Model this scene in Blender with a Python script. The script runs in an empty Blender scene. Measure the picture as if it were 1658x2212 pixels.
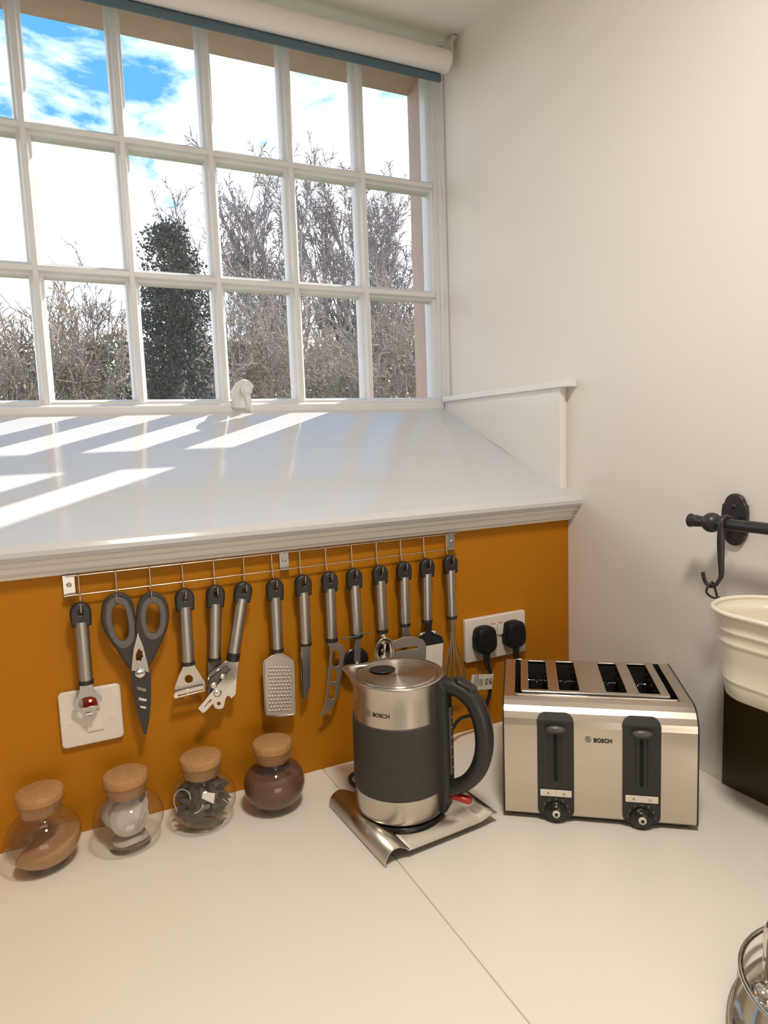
import bpy, bmesh, math, random
import numpy as np
from mathutils import Vector, Matrix
PI = math.pi
S = bpy.context.scene
COL = S.collection
# ------------------------------------------------------------------ camera
CAM = Vector((-0.9769, -1.1133, 0.6084)); FPX = 1423.6; YAW, PITCH, ROLL = 0.4463, 0.1114, -0.0362
fw = Vector((math.sin(YAW)*math.cos(PITCH), math.cos(YAW)*math.cos(PITCH), -math.sin(PITCH)))
rt0 = Vector((math.cos(YAW), -math.sin(YAW), 0)); up0 = rt0.cross(fw)
rt = rt0*math.cos(ROLL) + up0*math.sin(ROLL); up = up0*math.cos(ROLL) - rt0*math.sin(ROLL)
cd = bpy.data.cameras.new('camera'); cam = bpy.data.objects.new('camera', cd); COL.objects.link(cam)
M = Matrix((rt, up, -fw)).transposed().to_4x4(); M.translation = CAM; cam.matrix_world = M
cd.sensor_fit = 'VERTICAL'; cd.sensor_height = 24.0; cd.lens = FPX/2212*24.0; cd.clip_start = .02; cd.clip_end = 300
S.camera = cam
S.view_settings.view_transform = 'Standard'; S.view_settings.look = 'None'
S.view_settings.gamma = 1.0; S.view_settings.use_curve_mapping = False
S.view_settings.exposure = 0.55
S.cycles.max_bounces = 10; S.cycles.diffuse_bounces = 5; S.cycles.transparent_max_bounces = 24
S.cycles.caustics_reflective = False; S.cycles.caustics_refractive = False
S.cycles.sample_clamp_indirect = 6.0

# measured reading: the point of a plane seen along a line of sight
def ray(px, py): return rt*((px-829)/FPX) - up*((py-1106)/FPX) + fw
def onY(px, py, y): d = ray(px, py); return CAM + d*((y-CAM.y)/d.y)
def onX(px, py, x): d = ray(px, py); return CAM + d*((x-CAM.x)/d.x)
def onZ(px, py, z): d = ray(px, py); return CAM + d*((z-CAM.z)/d.z)

# ------------------------------------------------------------------ sky, sun, lamps
ZCL = 1.566
SUN_DIR = Vector((.669, .418, .6146)).normalized()
w = bpy.data.worlds.new('sky'); S.world = w; w.use_nodes = True
nt = w.node_tree; nt.nodes.clear()
def N(t, **k):
    n = nt.nodes.new(t)
    for a, b in k.items(): setattr(n, a, b)
    return n
def L(a, b): nt.links.new(a, b)
tc = N('ShaderNodeTexCoord'); mp = N('ShaderNodeMapping'); L(tc.outputs['Generated'], mp.inputs[0])
mp.inputs['Scale'].default_value = (1.0, 1.0, 2.1); mp.inputs['Location'].default_value = (0.35, 0.2, 0.1)
no = N('ShaderNodeTexNoise'); no.inputs['Scale'].default_value = 3.2; no.inputs['Detail'].default_value = 9; no.inputs['Roughness'].default_value = .62
no.inputs['Distortion'].default_value = .35
L(mp.outputs[0], no.inputs['Vector'])
sx = N('ShaderNodeSeparateXYZ'); L(tc.outputs['Generated'], sx.inputs[0])
# clearer sky high up, cloud lower down
hz = N('ShaderNodeMapRange'); hz.inputs['From Min'].default_value = .42; hz.inputs['From Max'].default_value = .56
hz.inputs['To Min'].default_value = .07; hz.inputs['To Max'].default_value = -.24; L(sx.outputs['Z'], hz.inputs['Value'])
hx = N('ShaderNodeMapRange'); hx.inputs['From Min'].default_value = -.2; hx.inputs['From Max'].default_value = .7
hx.inputs['To Min'].default_value = -.06; hx.inputs['To Max'].default_value = .04; L(sx.outputs['X'], hx.inputs['Value'])
ad = N('ShaderNodeMath', operation='ADD'); L(no.outputs['Fac'], ad.inputs[0]); L(hz.outputs[0], ad.inputs[1])
ad2 = N('ShaderNodeMath', operation='ADD'); L(ad.outputs[0], ad2.inputs[0]); L(hx.outputs[0], ad2.inputs[1])
cr = N('ShaderNodeValToRGB'); cr.color_ramp.elements[0].position = .38; cr.color_ramp.elements[1].position = .66
L(ad2.outputs[0], cr.inputs[0])
mx = N('ShaderNodeMix', data_type='RGBA'); L(cr.outputs[0], mx.inputs['Factor'])
mx.inputs['A'].default_value = (.10, .40, .82, 1); mx.inputs['B'].default_value = (3.2, 3.1, 2.95, 1)
bg = N('ShaderNodeBackground'); bg.inputs['Strength'].default_value = 1.0; L(mx.outputs['Result'], bg.inputs[0])
wo = N('ShaderNodeOutputWorld'); L(bg.outputs[0], wo.inputs[0])
w.cycles.sampling_method = 'MANUAL'; w.cycles.sample_map_resolution = 512

sd = bpy.data.lights.new('sun', 'SUN'); sd.energy = 7.5; sd.color = (1, .94, .84); sd.angle = math.radians(.6)
so = bpy.data.objects.new('sun', sd); COL.objects.link(so)
so.rotation_euler = SUN_DIR.to_track_quat('Z', 'Y').to_euler(); so.location = (4, 4, 6)
def area(name, loc, target, sx_, sy_, power, col):
    d = bpy.data.lights.new(name, 'AREA'); d.shape = 'RECTANGLE'; d.size = sx_; d.size_y = sy_; d.energy = power; d.color = col
    o = bpy.data.objects.new(name, d); COL.objects.link(o); o.location = loc
    o.rotation_euler = (Vector(loc)-Vector(target)).to_track_quat('Z', 'Y').to_euler(); return o
# added fill light by the closed rear wall, then the room's ceiling lamp
area('rear_fill', (-.9, -3.3, .22), (-.5, 0, .2), 1.4, 1.0, 11, (1, .91, .80))
pd = bpy.data.lights.new('ceiling_lamp', 'AREA'); pd.shape = 'DISK'; pd.size = .22; pd.energy = 11.5; pd.color = (1, .935, .84)
po = bpy.data.objects.new('ceiling_lamp', pd); COL.objects.link(po); po.location = (-.72, -.92, ZCL)
pt = bpy.data.lights.new('window_portal', 'AREA'); pt.shape = 'RECTANGLE'; pt.size = 1.76; pt.size_y = .9; pt.cycles.is_portal = True
pto = bpy.data.objects.new('window_portal', pt); COL.objects.link(pto); pto.location = (-.9, .535, 1.14)
pto.rotation_euler = Vector((0, 1, 0)).to_track_quat('Z', 'Y').to_euler()

# ------------------------------------------------------------------ materials
MATS = {}
def mat(name, col, rough=.5, metal=0, var=.06, scale=18, bump=0, bscale=60, stretch=None, trans=0, coat=0, emit=None, estr=0, rvar=0, aniso=0, tang=False, spec=None, col2=None, sss=0, detail=3):
    if name in MATS: return MATS[name]
    m = bpy.data.materials.new(name); m.use_nodes = True; t = m.node_tree; b = t.nodes['Principled BSDF']
    tcn = t.nodes.new('ShaderNodeTexCoord'); mpn = t.nodes.new('ShaderNodeMapping'); t.links.new(tcn.outputs['Object'], mpn.inputs[0])
    if stretch: mpn.inputs['Scale'].default_value = stretch
    n = t.nodes.new('ShaderNodeTexNoise'); n.inputs['Scale'].default_value = scale; n.inputs['Detail'].default_value = detail; t.links.new(mpn.outputs[0], n.inputs['Vector'])
    mixn = t.nodes.new('ShaderNodeMix'); mixn.data_type = 'RGBA'; t.links.new(n.outputs['Fac'], mixn.inputs['Factor'])
    c = Vector(col); c2 = Vector(col2) if col2 else c*(1-var)
    mixn.inputs['A'].default_value = (*c, 1); mixn.inputs['B'].default_value = (*c2, 1)
    t.links.new(mixn.outputs['Result'], b.inputs['Base Color'])
    b.inputs['Roughness'].default_value = rough; b.inputs['Metallic'].default_value = metal
    if rvar:
        mr = t.nodes.new('ShaderNodeMapRange'); mr.inputs['To Min'].default_value = max(.02, rough-rvar); mr.inputs['To Max'].default_value = rough+rvar
        t.links.new(n.outputs['Fac'], mr.inputs['Value']); t.links.new(mr.outputs[0], b.inputs['Roughness'])
    if bump:
        n2 = t.nodes.new('ShaderNodeTexNoise'); n2.inputs['Scale'].default_value = bscale; n2.inputs['Detail'].default_value = 4; t.links.new(mpn.outputs[0], n2.inputs['Vector'])
        bp = t.nodes.new('ShaderNodeBump'); bp.inputs['Strength'].default_value = bump; bp.inputs['Distance'].default_value = .002
        t.links.new(n2.outputs['Fac'], bp.inputs['Height']); t.links.new(bp.outputs[0], b.inputs['Normal'])
    if trans: b.inputs['Transmission Weight'].default_value = trans
    if coat: b.inputs['Coat Weight'].default_value = coat; b.inputs['Coat Roughness'].default_value = .08
    if spec is not None: b.inputs['Specular IOR Level'].default_value = spec
    if sss: b.inputs['Subsurface Weight'].default_value = sss; b.inputs['Subsurface Radius'].default_value = (.01, .006, .004)
    if emit: b.inputs['Emission Color'].default_value = (*emit, 1); b.inputs['Emission Strength'].default_value = estr
    if aniso:
        b.inputs['Anisotropic'].default_value = aniso; b.inputs['Anisotropic Rotation'].default_value = .25
        tg = t.nodes.new('ShaderNodeTangent'); tg.direction_type = 'RADIAL'; tg.axis = 'Z'; t.links.new(tg.outputs[0], b.inputs['Tangent'])
    MATS[name] = m; return m
def thin_glass(name, tint=(1, 1, 1), ior=1.45, rough=.0, haze=0.0):
    m = bpy.data.materials.new(name); m.use_nodes = True; t = m.node_tree; t.nodes.clear()
    tr = t.nodes.new('ShaderNodeBsdfTransparent'); tr.inputs[0].default_value = (*tint, 1)
    gl = t.nodes.new('ShaderNodeBsdfGlossy'); gl.inputs['Roughness'].default_value = rough
    df = t.nodes.new('ShaderNodeBsdfDiffuse'); nz = t.nodes.new('ShaderNodeTexNoise'); nz.inputs['Scale'].default_value = 9
    mu = t.nodes.new('ShaderNodeMath'); mu.operation = 'MULTIPLY'; mu.inputs[1].default_value = haze; t.links.new(nz.outputs['Fac'], mu.inputs[0])
    m0 = t.nodes.new('ShaderNodeMixShader'); t.links.new(mu.outputs[0], m0.inputs[0]); t.links.new(tr.outputs[0], m0.inputs[1]); t.links.new(df.outputs[0], m0.inputs[2])
    df.inputs[0].default_value = (.9, .88, .84, 1)
    fr = t.nodes.new('ShaderNodeFresnel'); ge = t.nodes.new('ShaderNodeNewGeometry'); io = t.nodes.new('ShaderNodeMapRange')
    io.inputs['To Min'].default_value = ior; io.inputs['To Max'].default_value = 1/ior; t.links.new(ge.outputs['Backfacing'], io.inputs['Value']); t.links.new(io.outputs[0], fr.inputs[0])
    mx_ = t.nodes.new('ShaderNodeMixShader'); t.links.new(fr.outputs[0], mx_.inputs[0]); t.links.new(m0.outputs[0], mx_.inputs[1]); t.links.new(gl.outputs[0], mx_.inputs[2])
    o = t.nodes.new('ShaderNodeOutputMaterial'); t.links.new(mx_.outputs[0], o.inputs[0]); return m
m_wall = mat('white_wall_paint', (.80, .755, .70), .62, var=.03, scale=3, bump=.10, bscale=45)
m_ceil = mat('ceiling_paint', (.80, .76, .71), .7, var=.03, scale=3, bump=.08, bscale=40)
m_yellow = mat('mustard_wall_paint', (.45, .165, .002), .6, spec=.2, var=.05, scale=4, bump=.08, bscale=70)
m_gloss = mat('white_gloss_paint', (.80, .775, .735), .24, var=.03, scale=6, bump=.06, bscale=24, rvar=.05)
m_sill = mat('sill_gloss_paint', (.60, .60, .61), .13, var=.02, scale=5, bump=.12, bscale=14, stretch=(.35, 2.2, 1), rvar=.04)
m_frame = mat('window_frame_paint', (.70, .70, .70), .34, var=.07, scale=30, bump=.25, bscale=55)
m_stone = mat('sandstone', (.56, .40, .34), .9, col2=(.42, .295, .25), scale=26, bump=.6, bscale=90, detail=8)
m_top = mat('cream_laminate', (.86, .80, .70), .36, var=.03, scale=7, bump=.02, bscale=120)
m_floor = mat('grey_floor_tile', (.38, .35, .32), .5)
m_steel = mat('brushed_steel', (.60, .545, .48), .30, 1, var=.10, scale=160, stretch=(1, 1, .02), rvar=.06)
m_tsteel = mat('toaster_steel', (.66, .59, .51), .33, 1, var=.07, scale=220, stretch=(.02, 1, 1), rvar=.06)
m_tube = mat('satin_handle_steel', (.60, .55, .50), .36, 1, var=.45, scale=420, stretch=(1, 1, .004), detail=1)
m_lid = mat('radial_steel', (.66, .60, .53), .34, 1, var=.05, scale=40, aniso=.9)
m_chrome = mat('chrome', (.72, .68, .64), .10, 1, var=.04)
m_blade = mat('blade_steel', (.50, .47, .44), .30, 1, var=.08)
m_sheet = mat('sheet_steel', (.60, .545, .49), .46, 1, var=.08, scale=120, stretch=(1, 1, .05))
m_wire = mat('nickel_wire', (.58, .50, .43), .30, 1, var=.05)
m_black = mat('black_plastic', (.020, .018, .016), .42, var=.25, scale=50)
m_bgloss = mat('black_gloss_plastic', (.014, .012, .012), .25, var=.2)
m_rubber = mat('dark_rubber', (.040, .034, .028), .6, var=.2, bump=.1, bscale=90)
m_grey = mat('grey_rubber', (.125, .11, .10), .55, var=.1)
m_iron = mat('black_iron', (.030, .024, .026), .38, var=.25, bump=.1)
m_enamel = mat('cream_enamel', (.82, .76, .62), .30, var=.03, coat=.3)
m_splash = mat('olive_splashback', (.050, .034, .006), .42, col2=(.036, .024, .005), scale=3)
m_pvc = mat('white_plastic', (.74, .66, .58), .40, var=.03)
m_red = mat('red_plastic', (.42, .02, .012), .32, var=.1)
m_neon = mat('neon_lens', (.16, .004, .003), .25, emit=(1, .03, .02), estr=.05)
m_neonhot = mat('neon_glow', (1, .1, .05), .25, emit=(1, .12, .06), estr=5)
m_cork = mat('cork', (.50, .27, .105), .85, col2=(.34, .165, .06), scale=140, bump=.5, bscale=160, detail=6)
m_glass = thin_glass('window_glass', haze=.03)
m_jar = thin_glass('jar_glass', tint=(.96, .96, .94), ior=1.5, haze=.03)
m_sugar = mat('brown_sugar', (.52, .29, .12), .9, col2=(.36, .185, .07), scale=260, bump=.8, bscale=300)
m_coffee = mat('coffee_powder', (.15, .055, .022), .6, col2=(.10, .036, .014), scale=60, bump=.3, bscale=300)
m_tea = mat('tea_bag_mesh', (.16, .12, .095), .7, col2=(.075, .055, .042), scale=50)
m_paper = mat('tea_bag_paper', (.60, .53, .47), .85, col2=(.36, .31, .28), scale=55)
m_string = mat('cotton_string', (.75, .70, .60), .9)
m_tag = mat('paper_tag', (.74, .67, .56), .7)
m_ink = mat('black_ink', (.022, .018, .016), .6)
m_gink = mat('grey_ink', (.20, .17, .15), .6)
m_blind = mat('blind_fabric', (.80, .75, .70), .75, var=.05, scale=60, bump=.2, bscale=300)
m_blindshade = mat('shaded_blind_fabric', (.085, .145, .185), .7, var=.1, scale=90)  # shade on the blind's hanging strip, put into its colour
m_bark = mat('bark', (.28, .24, .22), .9, col2=(.17, .14, .13), scale=9)
m_twig = mat('twig', (.25, .215, .23), .9, col2=(.17, .145, .155), scale=5)
m_bushtwig = mat('bush_twig', (.33, .26, .205), .9, col2=(.19, .145, .115), scale=4)
m_leafdark = mat('conifer_needles', (.040, .056, .050), .8, col2=(.016, .025, .030), scale=4)
m_leafb = mat('hedge_leaves', (.17, .15, .075), .8, col2=(.09, .085, .05), scale=4)
m_grass = mat('grass', (.12, .14, .05), .95, col2=(.07, .09, .03), scale=3)

# ------------------------------------------------------------------ objects and meshes
ROOT = {}
def wm(o): return ROOT.get(o.name, Matrix.Identity(4)) if o else Matrix.Identity(4)
def tag(o, label=None, cat=None, group=None, kind=None):
    if label: o['label'] = label
    if cat: o['category'] = cat
    if group: o['group'] = group
    if kind: o['kind'] = kind
    return o
def thing(name, label, cat, loc=(0, 0, 0), rotz=0, group=None, kind=None):
    o = bpy.data.objects.new(name, None); COL.objects.link(o); o.empty_display_size = .03
    o.location = loc; o.rotation_euler = (0, 0, rotz)
    ROOT[o.name] = Matrix.Translation(loc) @ Matrix.Rotation(rotz, 4, 'Z')
    return tag(o, label, cat, group, kind)
def link(name, me, m, parent=None, world=True):
    o = bpy.data.objects.new(name, me); COL.objects.link(o)
    if m: me.materials.clear(); me.materials.append(m)
    if parent:
        o.parent = parent; P = wm(parent)
        if world: me.transform(P.inverted())
        ROOT[o.name] = P
    return o
class MB:
    def __init__(s): s.v = []; s.f = []; s.sm = []
    def add(s, vs, fs, smooth=False):
        k = len(s.v); s.v += [tuple(p) for p in vs]
        for f in fs: s.f.append([i+k for i in f]); s.sm.append(smooth)
        return s
    def box(s, a, b, T=None):
        x0, y0, z0 = a; x1, y1, z1 = b
        vs = [Vector(p) for p in ((x0,y0,z0),(x1,y0,z0),(x1,y1,z0),(x0,y1,z0),(x0,y0,z1),(x1,y0,z1),(x1,y1,z1),(x0,y1,z1))]
        if T: vs = [T @ p for p in vs]
        return s.add(vs, [(0,3,2,1),(4,5,6,7),(0,1,5,4),(1,2,6,5),(2,3,7,6),(3,0,4,7)])
    def tube(s, pts, r, n=10, caps=True, closed=False, ref=None, flat=1.0):
        pts = [Vector(p) for p in pts]; m = len(pts); rs = r if hasattr(r, '__len__') else [r]*m
        vs = []; prev = None
        for i, p in enumerate(pts):
            if closed: t = pts[(i+1) % m]-pts[i-1]
            else: t = pts[min(i+1, m-1)]-pts[max(i-1, 0)]
            t.normalize()
            if prev is None:
                a = Vector(ref) if ref else (Vector((0, 0, 1)) if abs(t.z) < .9 else Vector((1, 0, 0)))
            else: a = prev
            a = (a-t*a.dot(t)).normalized(); b = t.cross(a); prev = a
            for k in range(n):
                q = 2*PI*k/n; vs.append(p+a*(rs[i]*math.cos(q))+b*(rs[i]*flat*math.sin(q)))
        fs = []
        for i in range(m if closed else m-1):
            for k in range(n):
                j = (i+1) % m; fs.append((i*n+k, i*n+(k+1) % n, j*n+(k+1) % n, j*n+k))
        s.add(vs, fs, True)
        if caps and not closed:
            s.add(vs[:n], [tuple(range(n))[::-1]]); s.add(vs[-n:], [tuple(range(n))])
        return s
    def lathe(s, prof, n=40, c=(0, 0, 0), T=None, fn=None):
        vs = []
        for r, z in prof:
            for k in range(n):
                a = 2*PI*k/n; rr = fn(r, z, a) if fn else r
                p = Vector((rr*math.cos(a)+c[0], rr*math.sin(a)+c[1], z+c[2])); vs.append(T @ p if T else p)
        fs = [(i*n+k, i*n+(k+1) % n, (i+1)*n+(k+1) % n, (i+1)*n+k) for i in range(len(prof)-1) for k in range(n)]
        return s.add(vs, fs, True)
    def prism(s, prof, axis, a, b, smooth=False):
        # closed profile of (u, v) pairs swept along an axis between a and b
        n = len(prof)
        def P(u, v, t): return (t, u, v) if axis == 'x' else ((u, t, v) if axis == 'y' else (u, v, t))
        vs = [P(u, v, a) for u, v in prof]+[P(u, v, b) for u, v in prof]
        s.add(vs, [(i, (i+1) % n, n+(i+1) % n, n+i) for i in range(n)], smooth)
        k = len(s.v)-2*n; s.f.append([k+i for i in range(n)][::-1]); s.sm.append(False); s.f.append([k+n+i for i in range(n)]); s.sm.append(False)
        return s
    def mesh(s, name):
        me = bpy.data.meshes.new(name); me.from_pydata(s.v, [], s.f); me.polygons.foreach_set('use_smooth', s.sm)
        bm = bmesh.new(); bm.from_mesh(me); bmesh.ops.recalc_face_normals(bm, faces=bm.faces); bm.to_mesh(me); bm.free(); me.update(); return me
    def build(s, name, m, parent=None, bevel=0, seg=2, world=True):
        o = link(name, s.mesh(name), m, parent, world)
        if bevel:
            b = o.modifiers.new('bevel', 'BEVEL'); b.width = bevel; b.segments = seg; b.limit_method = 'ANGLE'; b.angle_limit = math.radians(40)
        return o
def plate_mesh(name, loops, T, th=.002, bev=.0004, res=1):
    """flat sheet with holes, first loop outside; T maps local (u, v, w) to the world, w is the thickness"""
    cu = bpy.data.curves.new(name, 'CURVE'); cu.dimensions = '2D'; cu.fill_mode = 'BOTH'; cu.extrude = th/2-bev if th/2 > bev else 0; cu.bevel_depth = bev; cu.bevel_resolution = 1
    for lp in loops:
        sp = cu.splines.new('POLY'); sp.points.add(len(lp)-1)
        for q, (a, b) in zip(sp.points, lp): q.co = (a, b, 0, 1)
        sp.use_cyclic_u = True
    o = bpy.data.objects.new(name, cu); me = bpy.data.meshes.new_from_object(o); me.name = name
    bpy.data.objects.remove(o); me.transform(T); return me
def plate(name, loops, T, m, parent=None, th=.002, bev=.0004): return link(name, plate_mesh(name, loops, T, th, bev), m, parent)
def smooth_loop(pts, it=2):
    for _ in range(it):
        o = []
        for i in range(len(pts)):
            a, b = pts[i], pts[(i+1) % len(pts)]
            o += [(a[0]*.75+b[0]*.25, a[1]*.75+b[1]*.25), (a[0]*.25+b[0]*.75, a[1]*.25+b[1]*.75)]
        pts = o
    return pts
def spline(pts, k=6):
    pts = [Vector(p) for p in pts]; o = []
    for i in range(len(pts)-1):
        p0, p1, p2, p3 = pts[max(i-1, 0)], pts[i], pts[i+1], pts[min(i+2, len(pts)-1)]
        for j in range(k):
            t = j/k; o.append(.5*((2*p1)+(p2-p0)*t+(2*p0-5*p1+4*p2-p3)*t*t+(3*p1-p0-3*p2+p3)*t**3))
    return o+[pts[-1]]
def text_mesh(txt, size, bold=0.0, align='CENTER', th=.0001):
    cu = bpy.data.curves.new('lettering', 'FONT'); cu.body = txt; cu.size = size; cu.align_x = align; cu.align_y = 'CENTER'; cu.extrude = th; cu.offset = bold
    o = bpy.data.objects.new('lettering', cu); me = bpy.data.meshes.new_from_object(o); bpy.data.objects.remove(o); return me
def lettering(name, txt, size, T, m, parent, bold=0.0, xs=1.0, align='CENTER'):
    me = text_mesh(txt, size, bold, align); me.transform(T @ Matrix.Diagonal((xs, 1, 1, 1))); return link(name, me, m, parent)
def basis(o, u, v, n):
    T = Matrix((Vector(u), Vector(v), Vector(n))).transposed().to_4x4(); T.translation = Vector(o); return T
def kids(o): return [c for c in bpy.data.objects if c.parent == o]
def copy_tree(o, parent=None):
    c = o.copy(); COL.objects.link(c); c.parent = parent
    for ch in kids(o): copy_tree(ch, c)
    return c
def rrect(x0, y0, x1, y1, r, n=5):
    o = []
    for cx, cy, a in ((x1-r, y1-r, 0), (x0+r, y1-r, PI/2), (x0+r, y0+r, PI), (x1-r, y0+r, 3*PI/2)):
        o += [(cx+r*math.cos(a+PI/2*i/n), cy+r*math.sin(a+PI/2*i/n)) for i in range(n+1)]
    return o
def ring(cx, cy, rx, ry=None, n=28, rot=0):
    ry = ry or rx; o = []
    for i in range(n):
        a = 2*PI*i/n; x, y = rx*math.cos(a), ry*math.sin(a)
        o.append((cx+x*math.cos(rot)-y*math.sin(rot), cy+x*math.sin(rot)+y*math.cos(rot)))
    return o
def struct(o, label=None): return tag(o, label, None, None, 'structure')

# ------------------------------------------------------------------ the room
XL, YF, ZF, ZC = -3.2, -3.5, -.9, 1.572
WL = -1.80      # left end of the window opening
struct(MB().box((XL-.1, YF-.1, ZF-.1), (.1, .6, ZF)).build('floor', m_floor))
# ceiling dips a little towards the room above the window recess
struct(MB().prism([(.54, 1.632), (.54, 1.75), (YF-.1, 1.75), (YF-.1, ZC), (.13, ZC)], 'x', XL-.1, .1).build('ceiling', m_ceil))
struct(MB().box((0, YF-.1, ZF), (.15, .53, 1.76)).build('wall_right', m_wall))
struct(MB().box((XL-.1, YF-.1, ZF), (XL, .53, 1.76)).build('wall_left', m_wall))
struct(MB().box((XL, YF-.1, ZF), (0, YF, 1.76)).build('wall_front', m_wall))
struct(MB().box((XL, 0, ZF), (0, .10, .43)).build('wall_back', m_yellow))
struct(MB().box((XL, 0, .43), (WL, .53, 1.7)).build('wall_back_left', m_wall))
ow = MB().box((XL-.3, .50, ZF-.2), (1.6, .66, .672)).box((XL-.3, .53, .672), (WL-.02, .66, 2.3)).box((.12, .53, .672), (1.6, .66, 2.3)).box((XL-.3, .53, 1.72), (1.6, .66, 2.3))
struct(ow.build('wall_outside', m_stone))
struct(MB().prism([(-.022, .535), (.13, .535), (.13, .665), (-.004, .665)], 'z', .66, 1.75).build('trim_2', m_stone))
struct(MB().prism([(.541, 1.590), (.541, 1.74), (.665, 1.74), (.665, 1.587)], 'x', WL-.1, .13).build('trim_3', m_stone))
# window sill board, sloping down towards the room, with its moulding
sill = MB().prism([(.485, .686), (.47, .6835), (.22, .5766), (0, .4895), (-.026, .4785), (-.036, .4745), (-.042, .470), (-.0452, .464), (-.0445, .457), (-.040, .4505), (-.033, .448), (0, .448), (.485, .63)], 'x', XL, 0)
win = thing('window_1', None, None, (-.9, .5, .70)); struct(win)
sill.build('window_sill', m_sill, win)
MB().prism([(0, .4475), (-.030, .4475), (-.0285, .441), (-.020, .437), (-.0175, .430), (-.019, .4275), (-.013, .4245), (-.0105, .4195), (0, .4195)], 'x', XL, -.0).build('sill_moulding', m_gloss, win)
# frame
f = MB()
f.prism([(-.037, .510), (-.034, .499), (-.029, .498), (-.0265, .490), (-.019, .4895), (-.017, .481), (-.0105, .480), (-.0085, .470), (-.0005, .470), (-.0005, .54), (-.037, .54)], 'z', .678, 1.62)
f.prism([(WL, .47), (WL+.014, .47), (WL+.016, .478), (WL+.03, .486), (WL+.046, .492), (WL+.054, .50), (WL+.054, .54), (WL, .54)], 'z', .678, 1.60)
f.prism([(.474, .684), (.472, .700), (.480, .7035), (.488, .7045), (.492, .711), (.500, .7145), (.508, .7165), (.54, .7165), (.54, .66), (.474, .66)], 'x', WL, -.0008)
f.prism([(.486, 1.602), (.54, 1.602), (.54, 1.64), (.478, 1.64), (.478, 1.606)], 'x', WL, -.0008)
f.build('window_frame', m_frame, win, bevel=.002)
b = MB(); prof = [(-.0055, .488), (.0055, .488), (.0085, .497), (.0135, .503), (.0155, .512), (.0155, .532), (-.0155, .532), (-.0155, .512), (-.0135, .503), (-.0085, .497)]
for k in range(8):
    x = -.235-.1915*k
    b.prism([(x+u, y) for u, y in prof], 'z', .705, 1.606)
for z in (.991, 1.276): b.prism([(y+.0006, z+u) for u, y in prof], 'x', WL+.02, -.03)
b.build('glazing_bars', m_frame, win, bevel=.0012)
MB().box((WL+.02, .521, .70), (-.03, .5235, 1.61)).build('window_pane', m_glass, win)
# cast catch on the bottom rail
ck = MB()
c0 = onY(512, 850, .478)
ck.box((c0.x-.012, .462, .692), (c0.x+.016, .49, .735))
ck.tube(spline([(c0.x-.006, .470, .695), (c0.x-.004, .462, .735), (c0.x+.014, .455, .748), (c0.x+.026, .452, .735)], 6), [.011]*18+[.010], 12)
ck.build('catch_body', m_frame, win, bevel=.003)
q = onY(531, 842, .45)
ck = MB().prism(ring(q.x, q.z, .0135, n=24), 'y', .440, .456).prism([(q.x-.006, q.z), (q.x+.006, q.z), (q.x+.011, q.z-.030), (q.x+.008, q.z-.038), (q.x-.001, q.z-.038), (q.x-.003, q.z-.03)], 'y', .441, .452)
ck.prism(ring(q.x, q.z, .009, n=20), 'y', .437, .442)
ck.build('window_catch', m_frame, win, bevel=.002)
# boarded side of the recess, on the right wall
sp = thing('trim_1', None, None, (-.01, .2, .6)); struct(sp)
def sz(y): return .4895+(y)*(.6835-.4895)/.47
MB().prism([(.468, sz(.468)-.003), (-.002, sz(-.002)-.003), (-.002, .702), (.468, .702)], 'x', -.022, -.0085).build('side_board', m_gloss, sp, bevel=.0012)
MB().prism([(.468, sz(.468)-.003), (.002, sz(.002)-.003), (.002, .702), (.468, .702)], 'x', -.0085, -.0005).build('backing_board', m_gloss, sp, bevel=.001)
MB().box((-.030, -.030, .7016), (-.0005, .468, .7152)).build('capping', m_gloss, sp, bevel=.0015)

# worktops (mitred L, joint running away from the camera)
T0 = -.04
tag(MB().box((XL, -.632, T0), (-.5905, 0, 0)).build('worktop', m_top, bevel=.002), 'cream laminate worktop left of the fine joint line, carrying the jars', 'worktop')
tag(MB().box((-.5898, -2.3, T0), (0, 0, 0)).build('worktop', m_top, bevel=.002), 'cream laminate worktop right of the fine joint line, carrying the toaster', 'worktop')
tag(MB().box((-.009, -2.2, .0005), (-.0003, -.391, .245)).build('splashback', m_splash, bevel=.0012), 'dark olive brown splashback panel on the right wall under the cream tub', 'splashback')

# ------------------------------------------------------------------ roller blind
rb = thing('roller_blind', 'rolled up white roller blind with shaded blue grey lower edge across the window head', 'blind', (-.9, .41, 1.55))
RY, RZ, RR = .41, 1.5485, .0268
MB().tube([(WL+.02, RY, RZ), (-.0265, RY, RZ)], RR, 40, ref=(0, 1, 0)).build('fabric_roll', m_blind, rb, bevel=.002)
MB().prism([(RY+.010, RZ-.022), (RY+.014, RZ-.022), (RY+.0145, 1.5035), (RY+.0065, 1.5035), (RY+.0065, 1.5185), (RY+.010, 1.5195)], 'x', WL+.03, -.040).build('lower_edge', m_blindshade, rb)
bk = MB().tube([(-.0265, RY, RZ), (-.018, RY, RZ)], .011, 16, ref=(0, 1, 0))
bk.prism([(RY-.012, RZ-.016), (RY+.012, RZ-.016), (RY+.014, RZ+.018), (RY+.018, 1.6105), (RY-.018, 1.6045), (RY-.014, RZ+.018)], 'x', -.019, -.016)
bk.box((-.019, RY-.018, 1.602), (-.003, RY+.018, 1.6045))
bk.build('wall_bracket', m_pvc, rb, bevel=.001)

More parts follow.
